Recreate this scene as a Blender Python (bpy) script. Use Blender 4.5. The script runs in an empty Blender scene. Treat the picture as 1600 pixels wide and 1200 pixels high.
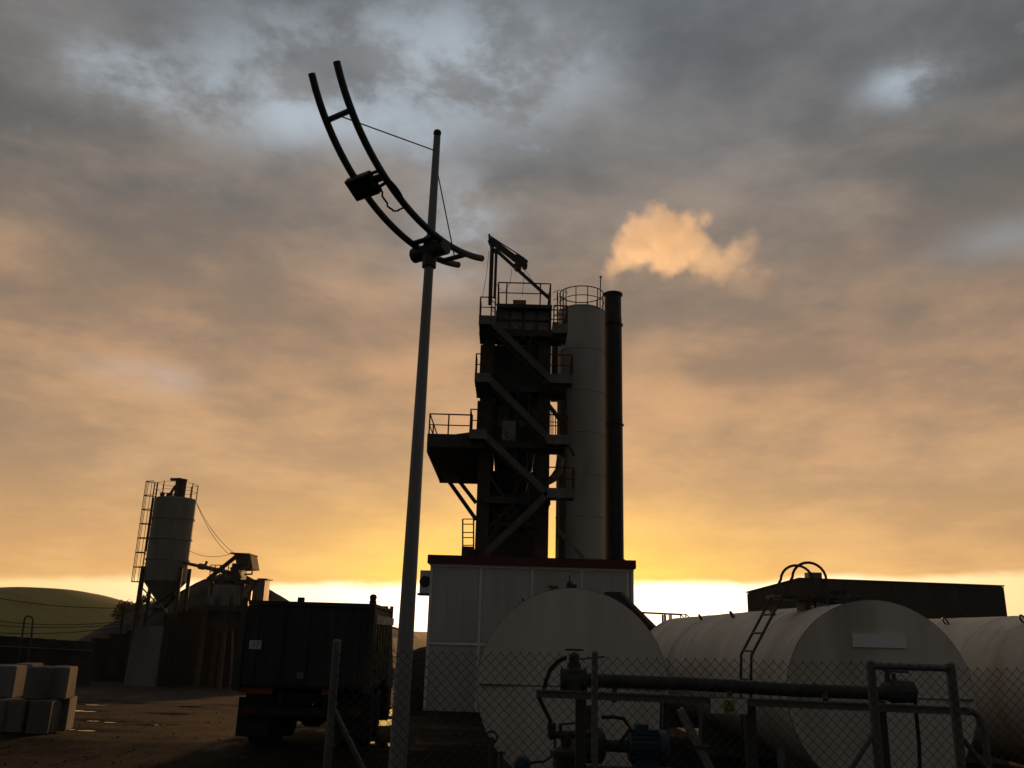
import bpy, bmesh, math, random
from mathutils import Vector, Matrix, noise
random.seed(11)
R = math.radians
sc = bpy.context.scene
COL = sc.collection

# ------------------------------------------------------------------ camera
PITCH, ROLL, FPX, CAMH = R(16.2), R(1.62), 1340.0, 2.2
f0 = Vector((0, math.cos(PITCH), math.sin(PITCH)))
u0 = Vector((0, -math.sin(PITCH), math.cos(PITCH)))
r0 = Vector((1, 0, 0))
UP = u0 * math.cos(ROLL) - r0 * math.sin(ROLL)
RT = r0 * math.cos(ROLL) + u0 * math.sin(ROLL)
CAM = Vector((0, 0, CAMH))
cd = bpy.data.cameras.new('camera')
cd.sensor_width = 36; cd.lens = 36 * FPX / 1600; cd.clip_start = 0.1; cd.clip_end = 9000
cam = bpy.data.objects.new('camera', cd); COL.objects.link(cam)
bk = -f0
cam.matrix_world = Matrix(((RT.x, UP.x, bk.x, CAM.x), (RT.y, UP.y, bk.y, CAM.y), (RT.z, UP.z, bk.z, CAM.z), (0, 0, 0, 1)))
sc.camera = cam

def at(px, py, Y):
    """survey helper: the point of the place on the vertical plane y = Y that was measured at a photo pixel"""
    d = f0 + RT * ((px - 800) / FPX) - UP * ((py - 600) / FPX)
    return CAM + d * (Y / d.y)
def zz(py, Y, px=800): return at(px, py, Y).z
def xx(px, py, Y): return at(px, py, Y).x

# ------------------------------------------------------------------ sky
SUN_AZ, SUN_EL = R(2.2), R(2.2)
def lin(c):
    return tuple(((v / 255) / 12.92 if v / 255 <= 0.04045 else ((v / 255 + 0.055) / 1.055) ** 2.4) for v in c)
world = bpy.data.worlds.new('World'); sc.world = world; world.use_nodes = True
wt = world.node_tree; wt.nodes.clear()
class V:
    """tiny wrapper so that node maths reads as maths"""
    def __init__(s, sock, tree): s.s, s.t = sock, tree
    def op(s, o, b=None, c=None):
        n = s.t.nodes.new('ShaderNodeMath'); n.operation = o
        for i, v in enumerate((s, b, c)):
            if v is None: continue
            if isinstance(v, V): s.t.links.new(v.s, n.inputs[i])
            else: n.inputs[i].default_value = v
        return V(n.outputs[0], s.t)
    def __add__(s, b): return s.op('ADD', b)
    __radd__ = __add__
    def __mul__(s, b): return s.op('MULTIPLY', b)
    __rmul__ = __mul__
    def __sub__(s, b): return s.op('SUBTRACT', b)
    def __rsub__(s, b): return (s * -1.0) + b
    def __truediv__(s, b): return s.op('DIVIDE', b)
    def __neg__(s): return s * -1.0
    def exp(s): return s.op('EXPONENT')
    def step(s, a, b):
        n = s.t.nodes.new('ShaderNodeMapRange'); n.interpolation_type = 'SMOOTHSTEP'
        s.t.links.new(s.s, n.inputs[0]); n.inputs[1].default_value = a; n.inputs[2].default_value = b
        if a > b:
            n.inputs[1].default_value = b; n.inputs[2].default_value = a; n.inputs[3].default_value = 1; n.inputs[4].default_value = 0
        return V(n.outputs[0], s.t)
    def max(s, b): return s.op('MAXIMUM', b)
    def min(s, b): return s.op('MINIMUM', b)
def comb(t, x, y, z):
    n = t.nodes.new('ShaderNodeCombineXYZ')
    for i, v in enumerate((x, y, z)):
        if isinstance(v, V): t.links.new(v.s, n.inputs[i])
        else: n.inputs[i].default_value = v
    return n.outputs[0]
def noise_tex(t, vec, scale, detail=5, rough=0.55, dist=0.0):
    n = t.nodes.new('ShaderNodeTexNoise'); n.inputs['Scale'].default_value = scale; n.inputs['Detail'].default_value = detail
    n.inputs['Roughness'].default_value = rough; n.inputs['Distortion'].default_value = dist
    if vec is not None: t.links.new(vec, n.inputs['Vector'])
    return V(n.outputs['Fac'], t)
def ramp(t, fac, stops):
    n = t.nodes.new('ShaderNodeValToRGB'); e = n.color_ramp.elements
    while len(e) < len(stops): e.new(0.5)
    for el, (p, c) in zip(e, stops): el.position = p; el.color = (*c, 1)
    t.links.new(fac.s, n.inputs[0]); return n.outputs[0]
def mixc(t, fac, a, b, mode='MIX'):
    n = t.nodes.new('ShaderNodeMix'); n.data_type = 'RGBA'; n.blend_type = mode; n.clamp_factor = True
    if isinstance(fac, V): t.links.new(fac.s, n.inputs[0])
    else: n.inputs[0].default_value = fac
    for i, v in ((6, a), (7, b)):
        if isinstance(v, tuple): n.inputs[i].default_value = (*v, 1)
        else: t.links.new(v, n.inputs[i])
    return n.outputs[2]
def build_sky():
    t = wt
    tc = t.nodes.new('ShaderNodeTexCoord')
    sp = t.nodes.new('ShaderNodeSeparateXYZ'); t.links.new(tc.outputs['Generated'], sp.inputs[0])
    x, y, z = (V(sp.outputs[i], t) for i in range(3))
    elev = z.op('ARCSINE') * 57.29578
    az = x.op('ARCTAN2', y) * 57.29578
    daz = az - math.degrees(SUN_AZ)
    zc = z.max(0.0) + 0.13
    q = comb(t, x / zc, y / zc, 0.0)
    n1 = noise_tex(t, q, 1.15, 7, 0.56, 0.35)
    n2 = noise_tex(t, q, 0.42, 3, 0.5, 0.2)
    q2 = comb(t, x / zc + 7.3, y / zc - 3.1, 1.7)
    n3 = noise_tex(t, q2, 2.6, 6, 0.6, 0.3)
    dv = comb(t, x, y, z * 2.3)
    n5 = noise_tex(t, dv, 4.2, 7, 0.58, 0.15)
    c = (n1 * 0.34 + n2 * 0.2 + n3 * 0.12 + n5 * 0.34)                       # cloud relief, about 0.3..0.7
    n6 = noise_tex(t, comb(t, x, y, z * 2.8), 6.5, 8, 0.6, 0.08)
    c = c + (n6 - 0.5) * elev.step(27.0, 12.0) * 0.26
    relief = c.step(0.41, 0.60)
    e2 = elev + (n1 - 0.5) * 9.0 * elev.step(3.0, 14.0) + (n2 - 0.5) * 14.0 * elev.step(6.0, 20.0)
    ef = e2 / 60.0
    S = lambda deg, c: (max(deg, 0) / 60.0, lin(c))
    lit = ramp(t, ef, [S(3, (246, 194, 126)), S(6, (232, 182, 123)), S(10, (214, 168, 122)), S(16, (204, 159, 118)), S(20, (192, 154, 121)), S(25, (169, 147, 127)), S(31, (138, 134, 131)), S(42, (122, 128, 134))])
    drk = ramp(t, ef, [S(3, (228, 172, 112)), S(6, (206, 160, 112)), S(10, (174, 141, 110)), S(16, (150, 125, 104)), S(20, (132, 116, 102)), S(25, (107, 104, 101)), S(31, (95, 97, 99)), S(42, (90, 95, 100))])
    cloud = mixc(t, relief, drk, lit)
    # away from the sunset the deck goes neutral grey
    grey = mixc(t, relief, lin((70, 72, 76)), lin((96, 99, 104)))
    away = y.step(0.78, 0.05)
    cloud = mixc(t, away, cloud, grey)
    side = daz.op('ABSOLUTE').step(16.0, 60.0) * 0.35
    cloud = mixc(t, side, cloud, mixc(t, relief, lin((96, 90, 82)), lin((150, 132, 112))))
    # thin places in the deck, where the pale blue evening sky comes through
    def spot(px, py, rx, ry):
        d = (at(px, py, 100) - CAM).normalized()
        a, e = math.degrees(math.atan2(d.x, d.y)), math.degrees(math.asin(d.z))
        return (-(((az - a) / rx) * ((az - a) / rx) + ((elev - e) / ry) * ((elev - e) / ry))).exp()
    th = spot(720, 105, 9, 3.2) + spot(430, 130, 6, 3.5) * 0.6 + spot(235, 128, 5, 1.6) * 0.9 + spot(1425, 128, 2.6, 1.1) * 0.95 + spot(470, 182, 2.6, 1.3) * 0.6 \
        + spot(725, 350, 3.0, 3.2) * 0.6 + spot(230, 590, 3.5, 0.9) * 0.2 + spot(1590, 370, 4, 1.2) * 0.18 + spot(600, 190, 5, 1.5) * 0.6
    n4 = noise_tex(t, comb(t, x, y, z * 1.7), 8.5, 7, 0.6, 0.1)
    thin = th * (n4.step(0.36, 0.62) * 0.98 + 0.12) + n4.step(0.6, 0.78) * elev.step(20.0, 34.0) * 0.3
    cloud = mixc(t, 1.0 - (thin * -1.5).exp(), cloud, lin((186, 198, 209)))
    # the sun lights the underside of the deck yellow near itself
    def lobe(rx, ry, e0=1.0): return (-((daz / rx) * (daz / rx) + ((elev - e0) / ry) * ((elev - e0) / ry))).exp()
    cloud = mixc(t, (lobe(12.0, 4.6, 2.2) * (relief * 0.3 + 0.72)).min(0.97), cloud, (1.3, 0.88, 0.13))
    # clear strip along the horizon below the deck
    nb = noise_tex(t, comb(t, az * 0.06, elev * 0.12, 4.0), 1.0, 4, 0.5)
    nb2 = noise_tex(t, comb(t, az * 0.22, elev * 0.5, 9.0), 1.0, 5, 0.55)
    edge = elev - (nb - 0.5) * 1.1 - (nb2 - 0.5) * 0.9 - x * 1.85
    strip = edge.step(3.5, 2.8)
    sky = t.nodes.new('ShaderNodeTexSky'); sky.sky_type = 'NISHITA'; sky.sun_disc = False
    sky.sun_elevation = SUN_EL; sky.sun_rotation = SUN_AZ; sky.altitude = 50; sky.dust_density = 2.5
    glow = mixc(t, y.step(0.1, 0.9), lin((88, 90, 95)), lin((255, 218, 140)))
    glow = mixc(t, lobe(19.0, 30.0), glow, (1.9, 1.75, 1.5))
    cloud = mixc(t, strip, cloud, glow)
    # the deck darkens smoothly towards the east
    dim = y.step(-0.7, 0.8) * 0.42 + 0.58
    dimc = comb(t, dim, dim, dim)
    cloud = mixc(t, 1.0, cloud, dimc, 'MULTIPLY')
    b1 = t.nodes.new('ShaderNodeBackground'); t.links.new(cloud, b1.inputs[0]); b1.inputs[1].default_value = 0.93
    b2 = t.nodes.new('ShaderNodeBackground'); t.links.new(sky.outputs[0], b2.inputs[0])
    st = strip * 0.02 + 0.012
    t.links.new(st.s, b2.inputs[1])
    add = t.nodes.new('ShaderNodeAddShader'); t.links.new(b1.outputs[0], add.inputs[0]); t.links.new(b2.outputs[0], add.inputs[1])
    out = t.nodes.new('ShaderNodeOutputWorld'); t.links.new(add.outputs[0], out.inputs[0])
build_sky()

# ------------------------------------------------------------------ sun
sd = bpy.data.lights.new('sun', 'SUN'); sd.energy = 2.6; sd.angle = R(0.6); sd.color = (1.0, 0.51, 0.19)
sun = bpy.data.objects.new('sun', sd); COL.objects.link(sun)
sdir = Vector((math.sin(SUN_AZ) * math.cos(SUN_EL), math.cos(SUN_AZ) * math.cos(SUN_EL), math.sin(SUN_EL)))
sun.rotation_euler = sdir.to_track_quat('Z', 'Y').to_euler(); sun.location = (10, -20, 60)

# ------------------------------------------------------------------ exposure
vs = sc.view_settings; vs.view_transform = 'Standard'; vs.look = 'None'; vs.exposure = 0.0; vs.gamma = 1.0; vs.use_curve_mapping = False
sc.cycles.use_denoising = True
sc.cycles.max_bounces = 6; sc.cycles.volume_bounces = 6; sc.cycles.volume_max_steps = 256

# ------------------------------------------------------------------ materials
MATS = {}
def mat(name, c, rough=0.6, metal=0.0, var=0.25, scale=3.0, bump=0.15, dirt=None, dirt_amt=0.4, streak=False, spec=0.4):
    """painted / bare surface: base colour with blotchy variation, dirt or rust patches and fine relief"""
    m = bpy.data.materials.new(name); m.use_nodes = True; t = m.node_tree
    bs = t.nodes['Principled BSDF']
    tc = t.nodes.new('ShaderNodeTexCoord'); gm = t.nodes.new('ShaderNodeNewGeometry')
    mp = t.nodes.new('ShaderNodeMapping'); t.links.new(gm.outputs['Position'], mp.inputs[0])
    if streak: mp.inputs['Scale'].default_value = (1, 1, 0.18)
    a = noise_tex(t, mp.outputs[0], scale, 6, 0.62)
    b = noise_tex(t, mp.outputs[0], scale * 0.31, 4, 0.55, 0.4)
    lo = tuple(v * (1 - var) for v in c); hi = tuple(min(v * (1 + var), 0.9) for v in c)
    col = mixc(t, a.step(0.3, 0.7), lo, hi)
    if dirt: col = mixc(t, (b * 0.6 + a * 0.4).step(0.5, 0.64) * dirt_amt, col, dirt)
    t.links.new(col, bs.inputs['Base Color'])
    r = a * 0.25 + (rough - 0.12); t.links.new(r.s, bs.inputs['Roughness'])
    bs.inputs['Metallic'].default_value = metal
    bs.inputs['Specular IOR Level'].default_value = spec
    if bump:
        fine = noise_tex(t, gm.outputs['Position'], scale * 9, 5, 0.6)
        bn = t.nodes.new('ShaderNodeBump'); bn.inputs['Strength'].default_value = bump; bn.inputs['Distance'].default_value = 0.02
        t.links.new((fine * 0.6 + a * 0.7).s, bn.inputs['Height']); t.links.new(bn.outputs[0], bs.inputs['Normal'])
    MATS[name] = m; return m
RUST = (0.11, 0.045, 0.018)
mat('steel_dark', (0.045, 0.047, 0.045), 0.6, 0.1, 0.3, 2.5, 0.2, RUST, 0.5)
mat('steel_grey', (0.16, 0.165, 0.16), 0.55, 0.2, 0.25, 2.0, 0.15, RUST, 0.45, True)
mat('galv', (0.14, 0.143, 0.14), 0.6, 0.25, 0.2, 5.0, 0.1, (0.1, 0.085, 0.07), 0.5)
mat('wire', (0.05, 0.045, 0.04), 0.6, 0.3, 0.2, 5.0, 0.0)
mat('pole_paint', (0.23, 0.24, 0.245), 0.55, 0.1, 0.15, 3.0, 0.08, (0.07, 0.06, 0.05), 0.4, True)
mat('frame_paint', (0.05, 0.052, 0.052), 0.45, 0.2, 0.15, 3.0, 0.08)
mat('rail_red', (0.10, 0.025, 0.015), 0.75, 0.1, 0.3, 4.0, 0.1, RUST, 0.5)
mat('white_panel', (0.46, 0.47, 0.46), 0.55, 0.0, 0.10, 1.2, 0.06, (0.24, 0.21, 0.17), 0.5, True)
mat('white_trim', (0.66, 0.66, 0.64), 0.5, 0.0, 0.08, 2.0, 0.05, (0.35, 0.3, 0.25), 0.4)
mat('red_fascia', (0.085, 0.014, 0.011), 0.5, 0.0, 0.2, 2.0, 0.05)
mat('plinth', (0.07, 0.068, 0.062), 0.85, 0.0, 0.3, 2.0, 0.3)
mat('tank_cream', (0.62, 0.585, 0.52), 0.78, 0.0, 0.14, 1.1, 0.10, (0.24, 0.18, 0.12), 0.75, True, 0.2)
mat('silo_white', (0.42, 0.42, 0.39), 0.55, 0.05, 0.12, 0.8, 0.06, (0.2, 0.17, 0.13), 0.5, True)
mat('silo_steel', (0.21, 0.215, 0.21), 0.7, 0.1, 0.2, 1.0, 0.1, (0.13, 0.10, 0.07), 0.6, True)
mat('stack_black', (0.022, 0.025, 0.03), 0.5, 0.2, 0.2, 1.5, 0.08)
mat('lagging', (0.035, 0.034, 0.033), 0.55, 0.1, 0.35, 6.0, 0.3, (0.08, 0.06, 0.045), 0.4)
mat('rubber', (0.018, 0.018, 0.018), 0.75, 0.0, 0.3, 8.0, 0.3, (0.06, 0.05, 0.04), 0.4)
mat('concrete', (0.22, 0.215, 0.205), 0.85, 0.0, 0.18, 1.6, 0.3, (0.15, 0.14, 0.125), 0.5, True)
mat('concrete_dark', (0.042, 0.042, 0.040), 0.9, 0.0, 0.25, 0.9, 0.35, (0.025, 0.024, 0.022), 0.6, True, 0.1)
mat('block', (0.19, 0.183, 0.17), 0.9, 0.0, 0.3, 3.0, 0.5, (0.09, 0.082, 0.07), 0.7, True, 0.2)
mat('aggregate', (0.018, 0.016, 0.013), 0.95, 0.0, 0.35, 1.5, 0.8, (0.06, 0.05, 0.04), 0.6)
mat('truck_body', (0.03, 0.032, 0.036), 0.5, 0.1, 0.35, 3.0, 0.15, (0.09, 0.07, 0.05), 0.55, True)
mat('truck_frame', (0.02, 0.02, 0.02), 0.7, 0.0, 0.3, 4.0, 0.2, (0.06, 0.05, 0.04), 0.5)
mat('bin_edge', (0.30, 0.24, 0.16), 0.28, 0.85, 0.3, 5.0, 0.2, (0.06, 0.05, 0.04), 0.5)
mat('orange_board', (0.42, 0.07, 0.012), 0.4, 0.0, 0.15, 4.0, 0.03)
mat('white_plate', (0.5, 0.5, 0.47), 0.45, 0.0, 0.06, 6.0, 0.02)
mat('yellow_plate', (0.26, 0.22, 0.05), 0.45, 0.0, 0.08, 6.0, 0.02)
mat('black_paint', (0.012, 0.012, 0.012), 0.5, 0.0, 0.1, 6.0, 0.0)
mat('motor_blue', (0.018, 0.065, 0.095), 0.45, 0.1, 0.15, 6.0, 0.1, (0.02, 0.04, 0.05), 0.5)
mat('cab_ochre', (0.16, 0.115, 0.07), 0.7, 0.1, 0.3, 2.5, 0.2, RUST, 0.6)
mat('shed_sheet', (0.085, 0.082, 0.076), 0.75, 0.0, 0.15, 1.0, 0.08, (0.06, 0.056, 0.05), 0.5, True, 0.2)
mat('crate_wood', (0.30, 0.16, 0.06), 0.8, 0.0, 0.25, 6.0, 0.2)
mat('glass_dark', (0.02, 0.022, 0.025), 0.08, 0.0, 0.0, 1.0, 0.0)
mat('bark', (0.05, 0.04, 0.03), 0.9, 0.0, 0.3, 5.0, 0.5)
mat('leaf', (0.045, 0.06, 0.018), 0.7, 0.0, 0.4, 1.5, 0.0)
mat('hill_grass', (0.145, 0.15, 0.028), 0.95, 0.0, 0.22, 0.05, 0.0, (0.10, 0.095, 0.03), 0.6)
mat('far_hill', (0.10, 0.10, 0.04), 0.95, 0.0, 0.2, 0.02, 0.0)
def ground_mat():
    m = bpy.data.materials.new('yard_ground'); m.use_nodes = True; t = m.node_tree; bs = t.nodes['Principled BSDF']
    gm = t.nodes.new('ShaderNodeNewGeometry'); p = gm.outputs['Position']
    a = noise_tex(t, p, 0.35, 6, 0.6, 0.4); b = noise_tex(t, p, 2.4, 6, 0.65); c = noise_tex(t, p, 24.0, 4, 0.6)
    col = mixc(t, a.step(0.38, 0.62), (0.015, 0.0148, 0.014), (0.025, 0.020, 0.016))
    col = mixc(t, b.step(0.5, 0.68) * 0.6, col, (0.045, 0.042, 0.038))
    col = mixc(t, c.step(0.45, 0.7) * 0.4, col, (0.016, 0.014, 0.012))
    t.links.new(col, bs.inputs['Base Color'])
    sp = t.nodes.new('ShaderNodeSeparateXYZ'); t.links.new(p, sp.inputs[0]); gx, gy = V(sp.outputs[0], t), V(sp.outputs[1], t)
    e = (a - 0.5) * 26.0 + (b - 0.5) * 8.0
    apron = (gy + e).step(34.0, 40.0) * (gx + e * 0.6).step(-9.0, -13.0)          # dusty concrete apron by the plant
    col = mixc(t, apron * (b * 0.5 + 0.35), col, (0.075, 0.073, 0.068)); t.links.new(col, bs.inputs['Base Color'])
    wet = (a * 0.7 + b * 0.3).step(0.60, 0.50)
    t.links.new((wet * 0.32 + 0.6).s, bs.inputs['Roughness']); bs.inputs['Specular IOR Level'].default_value = 0.03
    bn = t.nodes.new('ShaderNodeBump'); bn.inputs['Strength'].default_value = 0.4; bn.inputs['Distance'].default_value = 0.05
    t.links.new((b * 0.6 + c * 0.4).s, bn.inputs['Height']); t.links.new(bn.outputs[0], bs.inputs['Normal'])
    MATS['ground'] = m
ground_mat()
def water_mat():
    m = bpy.data.materials.new('puddle_water'); m.use_nodes = True; t = m.node_tree; bs = t.nodes['Principled BSDF']
    bs.inputs['Base Color'].default_value = (0.03, 0.026, 0.02, 1); bs.inputs['Roughness'].default_value = 0.05; bs.inputs['IOR'].default_value = 1.33
    gm = t.nodes.new('ShaderNodeNewGeometry'); n = noise_tex(t, gm.outputs['Position'], 5.0, 3)
    bn = t.nodes.new('ShaderNodeBump'); bn.inputs['Strength'].default_value = 0.06; bn.inputs['Distance'].default_value = 0.02
    t.links.new(n.s, bn.inputs['Height']); t.links.new(bn.outputs[0], bs.inputs['Normal']); MATS['water'] = m
water_mat()

# ------------------------------------------------------------------ mesh helpers
class MB:
    def __init__(s): s.v, s.f, s.smooth = [], [], []
    def face(s, pts, smooth=False):
        i = len(s.v); s.v += [Vector(p) for p in pts]; s.f.append(tuple(range(i, i + len(pts)))); s.smooth.append(smooth)
    def hexa(s, p):
        i = len(s.v); s.v += [Vector(q) for q in p]
        for f in ((0, 3, 2, 1), (4, 5, 6, 7), (0, 1, 5, 4), (1, 2, 6, 5), (2, 3, 7, 6), (3, 0, 4, 7)):
            s.f.append(tuple(i + k for k in f)); s.smooth.append(False)
        return s
    def box(s, x0, x1, y0, y1, z0, z1):
        return s.hexa([(x0, y0, z0), (x1, y0, z0), (x1, y1, z0), (x0, y1, z0), (x0, y0, z1), (x1, y0, z1), (x1, y1, z1), (x0, y1, z1)])
    def bar(s, a, b, w, h, up=(0, 0, 1)):
        """straight bar of section w (sideways) x h (along up) from a to b"""
        a, b = Vector(a), Vector(b); d = (b - a).normalized(); u = Vector(up)
        if abs(d.dot(u)) > 0.99: u = Vector((0, 1, 0))
        sd_ = d.cross(u).normalized(); uu = sd_.cross(d).normalized(); sd_ *= w / 2; uu *= h / 2
        return s.hexa([a - sd_ - uu, a + sd_ - uu, b + sd_ - uu, b - sd_ - uu, a - sd_ + uu, a + sd_ + uu, b + sd_ + uu, b - sd_ + uu])
    def tube(s, pts, r, n=8, cap=True, smooth=True):
        """round tube through pts; r is one radius or a list"""
        pts = [Vector(p) for p in pts]; rs = r if isinstance(r, (list, tuple)) else [r] * len(pts)
        base = len(s.v); prev = None
        for k, p in enumerate(pts):
            d = (pts[min(k + 1, len(pts) - 1)] - pts[max(k - 1, 0)]).normalized()
            if prev is None:
                ref = Vector((0, 0, 1)) if abs(d.z) < 0.9 else Vector((0, 1, 0)); a = d.cross(ref).normalized()
            else:
                a = (prev - d * prev.dot(d)).normalized()
            prev = a; b = d.cross(a)
            for j in range(n):
                th = 2 * math.pi * j / n; s.v.append(p + (a * math.cos(th) + b * math.sin(th)) * rs[k])
        for k in range(len(pts) - 1):
            for j in range(n):
                j2 = (j + 1) % n; s.f.append((base + k * n + j, base + (k + 1) * n + j, base + (k + 1) * n + j2, base + k * n + j2)); s.smooth.append(smooth)
        if cap:
            s.f.append(tuple(base + j for j in range(n))); s.smooth.append(False)
            e = base + (len(pts) - 1) * n; s.f.append(tuple(e + j for j in reversed(range(n)))); s.smooth.append(False)
        return s
    def lathe(s, prof, c=(0, 0, 0), n=32, axis='Z', smooth=True):
        """profile [(radius, height)...] turned about an axis through c"""
        base = len(s.v); c = Vector(c)
        for (r, h) in prof:
            for j in range(n):
                th = 2 * math.pi * j / n; a, b = r * math.cos(th), r * math.sin(th)
                s.v.append(c + (Vector((a, b, h)) if axis == 'Z' else Vector((a, h, b)) if axis == 'Y' else Vector((h, a, b))))
        for k in range(len(prof) - 1):
            for j in range(n):
                j2 = (j + 1) % n; q = (base + k * n + j, base + k * n + j2, base + (k + 1) * n + j2, base + (k + 1) * n + j)
                s.f.append(q if axis != 'Y' else q[::-1]); s.smooth.append(smooth)
        for k, rev in ((0, True), (len(prof) - 1, False)):
            if prof[k][0] > 1e-4:
                r_ = list(range(n)); r_ = r_[::-1] if rev != (axis == 'Y') else r_
                s.f.append(tuple(base + k * n + j for j in r_)); s.smooth.append(False)
        return s
    def build(s, name, m, parent=None, local=False, bevel=0.0):
        me = bpy.data.meshes.new(name)
        off = Vector((0, 0, 0)) if (local or parent is None) else absloc(parent)
        me.from_pydata([v - off for v in s.v], [], s.f)
        for p, q in zip(me.polygons, s.smooth): p.use_smooth = q
        me.materials.append(MATS[m] if isinstance(m, str) else m)
        if bevel:
            bm = bmesh.new(); bm.from_mesh(me)
            bmesh.ops.remove_doubles(bm, verts=bm.verts, dist=1e-5)
            bmesh.ops.bevel(bm, geom=list(bm.edges), offset=bevel, segments=1, affect='EDGES', clamp_overlap=True)
            bm.to_mesh(me); bm.free()
        me.update(); me.set_sharp_from_angle(angle=R(28))
        o = bpy.data.objects.new(name, me); COL.objects.link(o)
        if parent: o.parent = parent
        return o
def absloc(o):
    p = Vector(o.location)
    while o.parent: o = o.parent; p += Vector(o.location)
    return p
def tag(o, label=None, cat=None, group=None, kind=None):
    if label: o['label'] = label
    if cat: o['category'] = cat
    if group: o['group'] = group
    if kind: o['kind'] = kind
    return o
def thing(name, label, cat, loc, group=None, rz=0.0):
    o = bpy.data.objects.new(name, None); COL.objects.link(o); o.location = loc; o.rotation_euler = (0, 0, rz); o.empty_display_size = 0.3
    return tag(o, label, cat, group)
def arc(c, r, a0, a1, n, e1, e2):
    c, e1, e2 = Vector(c), Vector(e1), Vector(e2)
    return [c + (e1 * math.cos(a0 + (a1 - a0) * k / n) + e2 * math.sin(a0 + (a1 - a0) * k / n)) * r for k in range(n + 1)]
def catenary(a, b, sag, n=12):
    a, b = Vector(a), Vector(b)
    return [a.lerp(b, k / n) - Vector((0, 0, sag * 4 * (k / n) * (1 - k / n))) for k in range(n + 1)]

# ------------------------------------------------------------------ ground
PUD = []      # puddles: cx, cy, rx, ry, level
def slope(y):
    if y < 18: return 0.0
    if y < 38: return -1.05 * (y - 18) / 20
    if y < 60: return -1.05 - 0.65 * (y - 38) / 22
    if y < 320: return -1.7 - 3.3 * (y - 60) / 260
    return -5.0
for (px, py, rx, ry) in ((118, 1110, 0.35, 0.16), (140, 1111, 0.22, 0.08), (148, 1126, 0.22, 0.06), (172, 1128, 0.16, 0.06), (135, 1141, 0.2, 0.07), (108, 1139, 0.14, 0.05), (172, 1094, 0.5, 0.2), (150, 1101, 0.5, 0.10), (205, 1099, 0.4, 0.12),
                         (600, 1114, 0.7, 1.3), (598, 1128, 0.6, 0.9), (592, 1162, 0.4, 0.35), (645, 1112, 1.0, 2.2), (270, 1115, 0.5, 0.16), (300, 1104, 0.6, 0.2), (240, 1132, 0.25, 0.06)):
    z = 0.0; p = None
    for _ in range(12):
        d = f0 + RT * ((px - 800) / FPX) - UP * ((py - 600) / FPX); p = CAM + d * ((z - CAMH) / d.z); z = slope(p.y)
    PUD.append((p.x, p.y, rx, ry, z - 0.015))
def gz(x, y):
    z = slope(y)
    if 8 < y < 75:
        n = noise.fractal(Vector((x * 0.35, y * 0.35, 0.3)), 1.0, 2.0, 4) * 0.05
        n += noise.noise(Vector((x * 1.7, y * 0.5, 5))) * 0.025
        z += n * min(1, (y - 8) / 4)
    for (cx, cy, rx, ry, lv) in PUD:
        d = math.hypot((x - cx) / (rx * 1.15 + 0.35), (y - cy) / (ry * 1.15 + 0.45))
        if d < 1.6:
            w = 1 - max(0, min(1, (d - 0.8) / 0.8)); w = w * w * (3 - 2 * w)
            z = z * (1 - w) + (lv - 0.03 * max(0.0, 1 - d) + 0.02 * max(0.0, d - 0.6)) * w
    return z
def frange(a, b, st):
    o = []
    while a < b - 1e-6: o.append(a); a += st
    return o
def build_ground():
    xs = [-3000, -1200, -500, -220, -120, -80, -60] + frange(-48, -30, 1.0) + frange(-30, 14, 0.34) + frange(14, 40, 1.5) + [42, 60, 90, 160, 400, 1200, 3000]
    ys = [-600, -200, -80, -40, -20, -8] + frange(0, 10, 1.0) + frange(10, 48, 0.36) + frange(48, 80, 1.2) + [82, 95, 120, 170, 260, 330, 600, 1200, 3000, 7000]
    v = [(x, y, gz(x, y)) for y in ys for x in xs]; nx = len(xs)
    f = [(j * nx + i, j * nx + i + 1, (j + 1) * nx + i + 1, (j + 1) * nx + i) for j in range(len(ys) - 1) for i in range(nx - 1)]
    me = bpy.data.meshes.new('ground'); me.from_pydata(v, [], f); me.materials.append(MATS['ground'])
    for p in me.polygons: p.use_smooth = True
    o = bpy.data.objects.new('ground', me); COL.objects.link(o); tag(o, kind='structure')
build_ground()
for k, (cx, cy, rx, ry, lv) in enumerate(PUD):
    b = MB(); n = 40; ring = []
    for j in range(n):
        a = 2 * math.pi * j / n; w = 1.0 + 0.35 * noise.noise(Vector((math.cos(a) * 1.3 + k * 7, math.sin(a) * 1.3, k))) + 0.12 * noise.noise(Vector((math.cos(a) * 4, math.sin(a) * 4, k + 9)))
        ring.append((cx + rx * w * math.cos(a), cy + ry * w * math.sin(a), lv + 0.004))
    b.face(ring); tag(b.build('puddle', 'water'), kind='structure')

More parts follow.
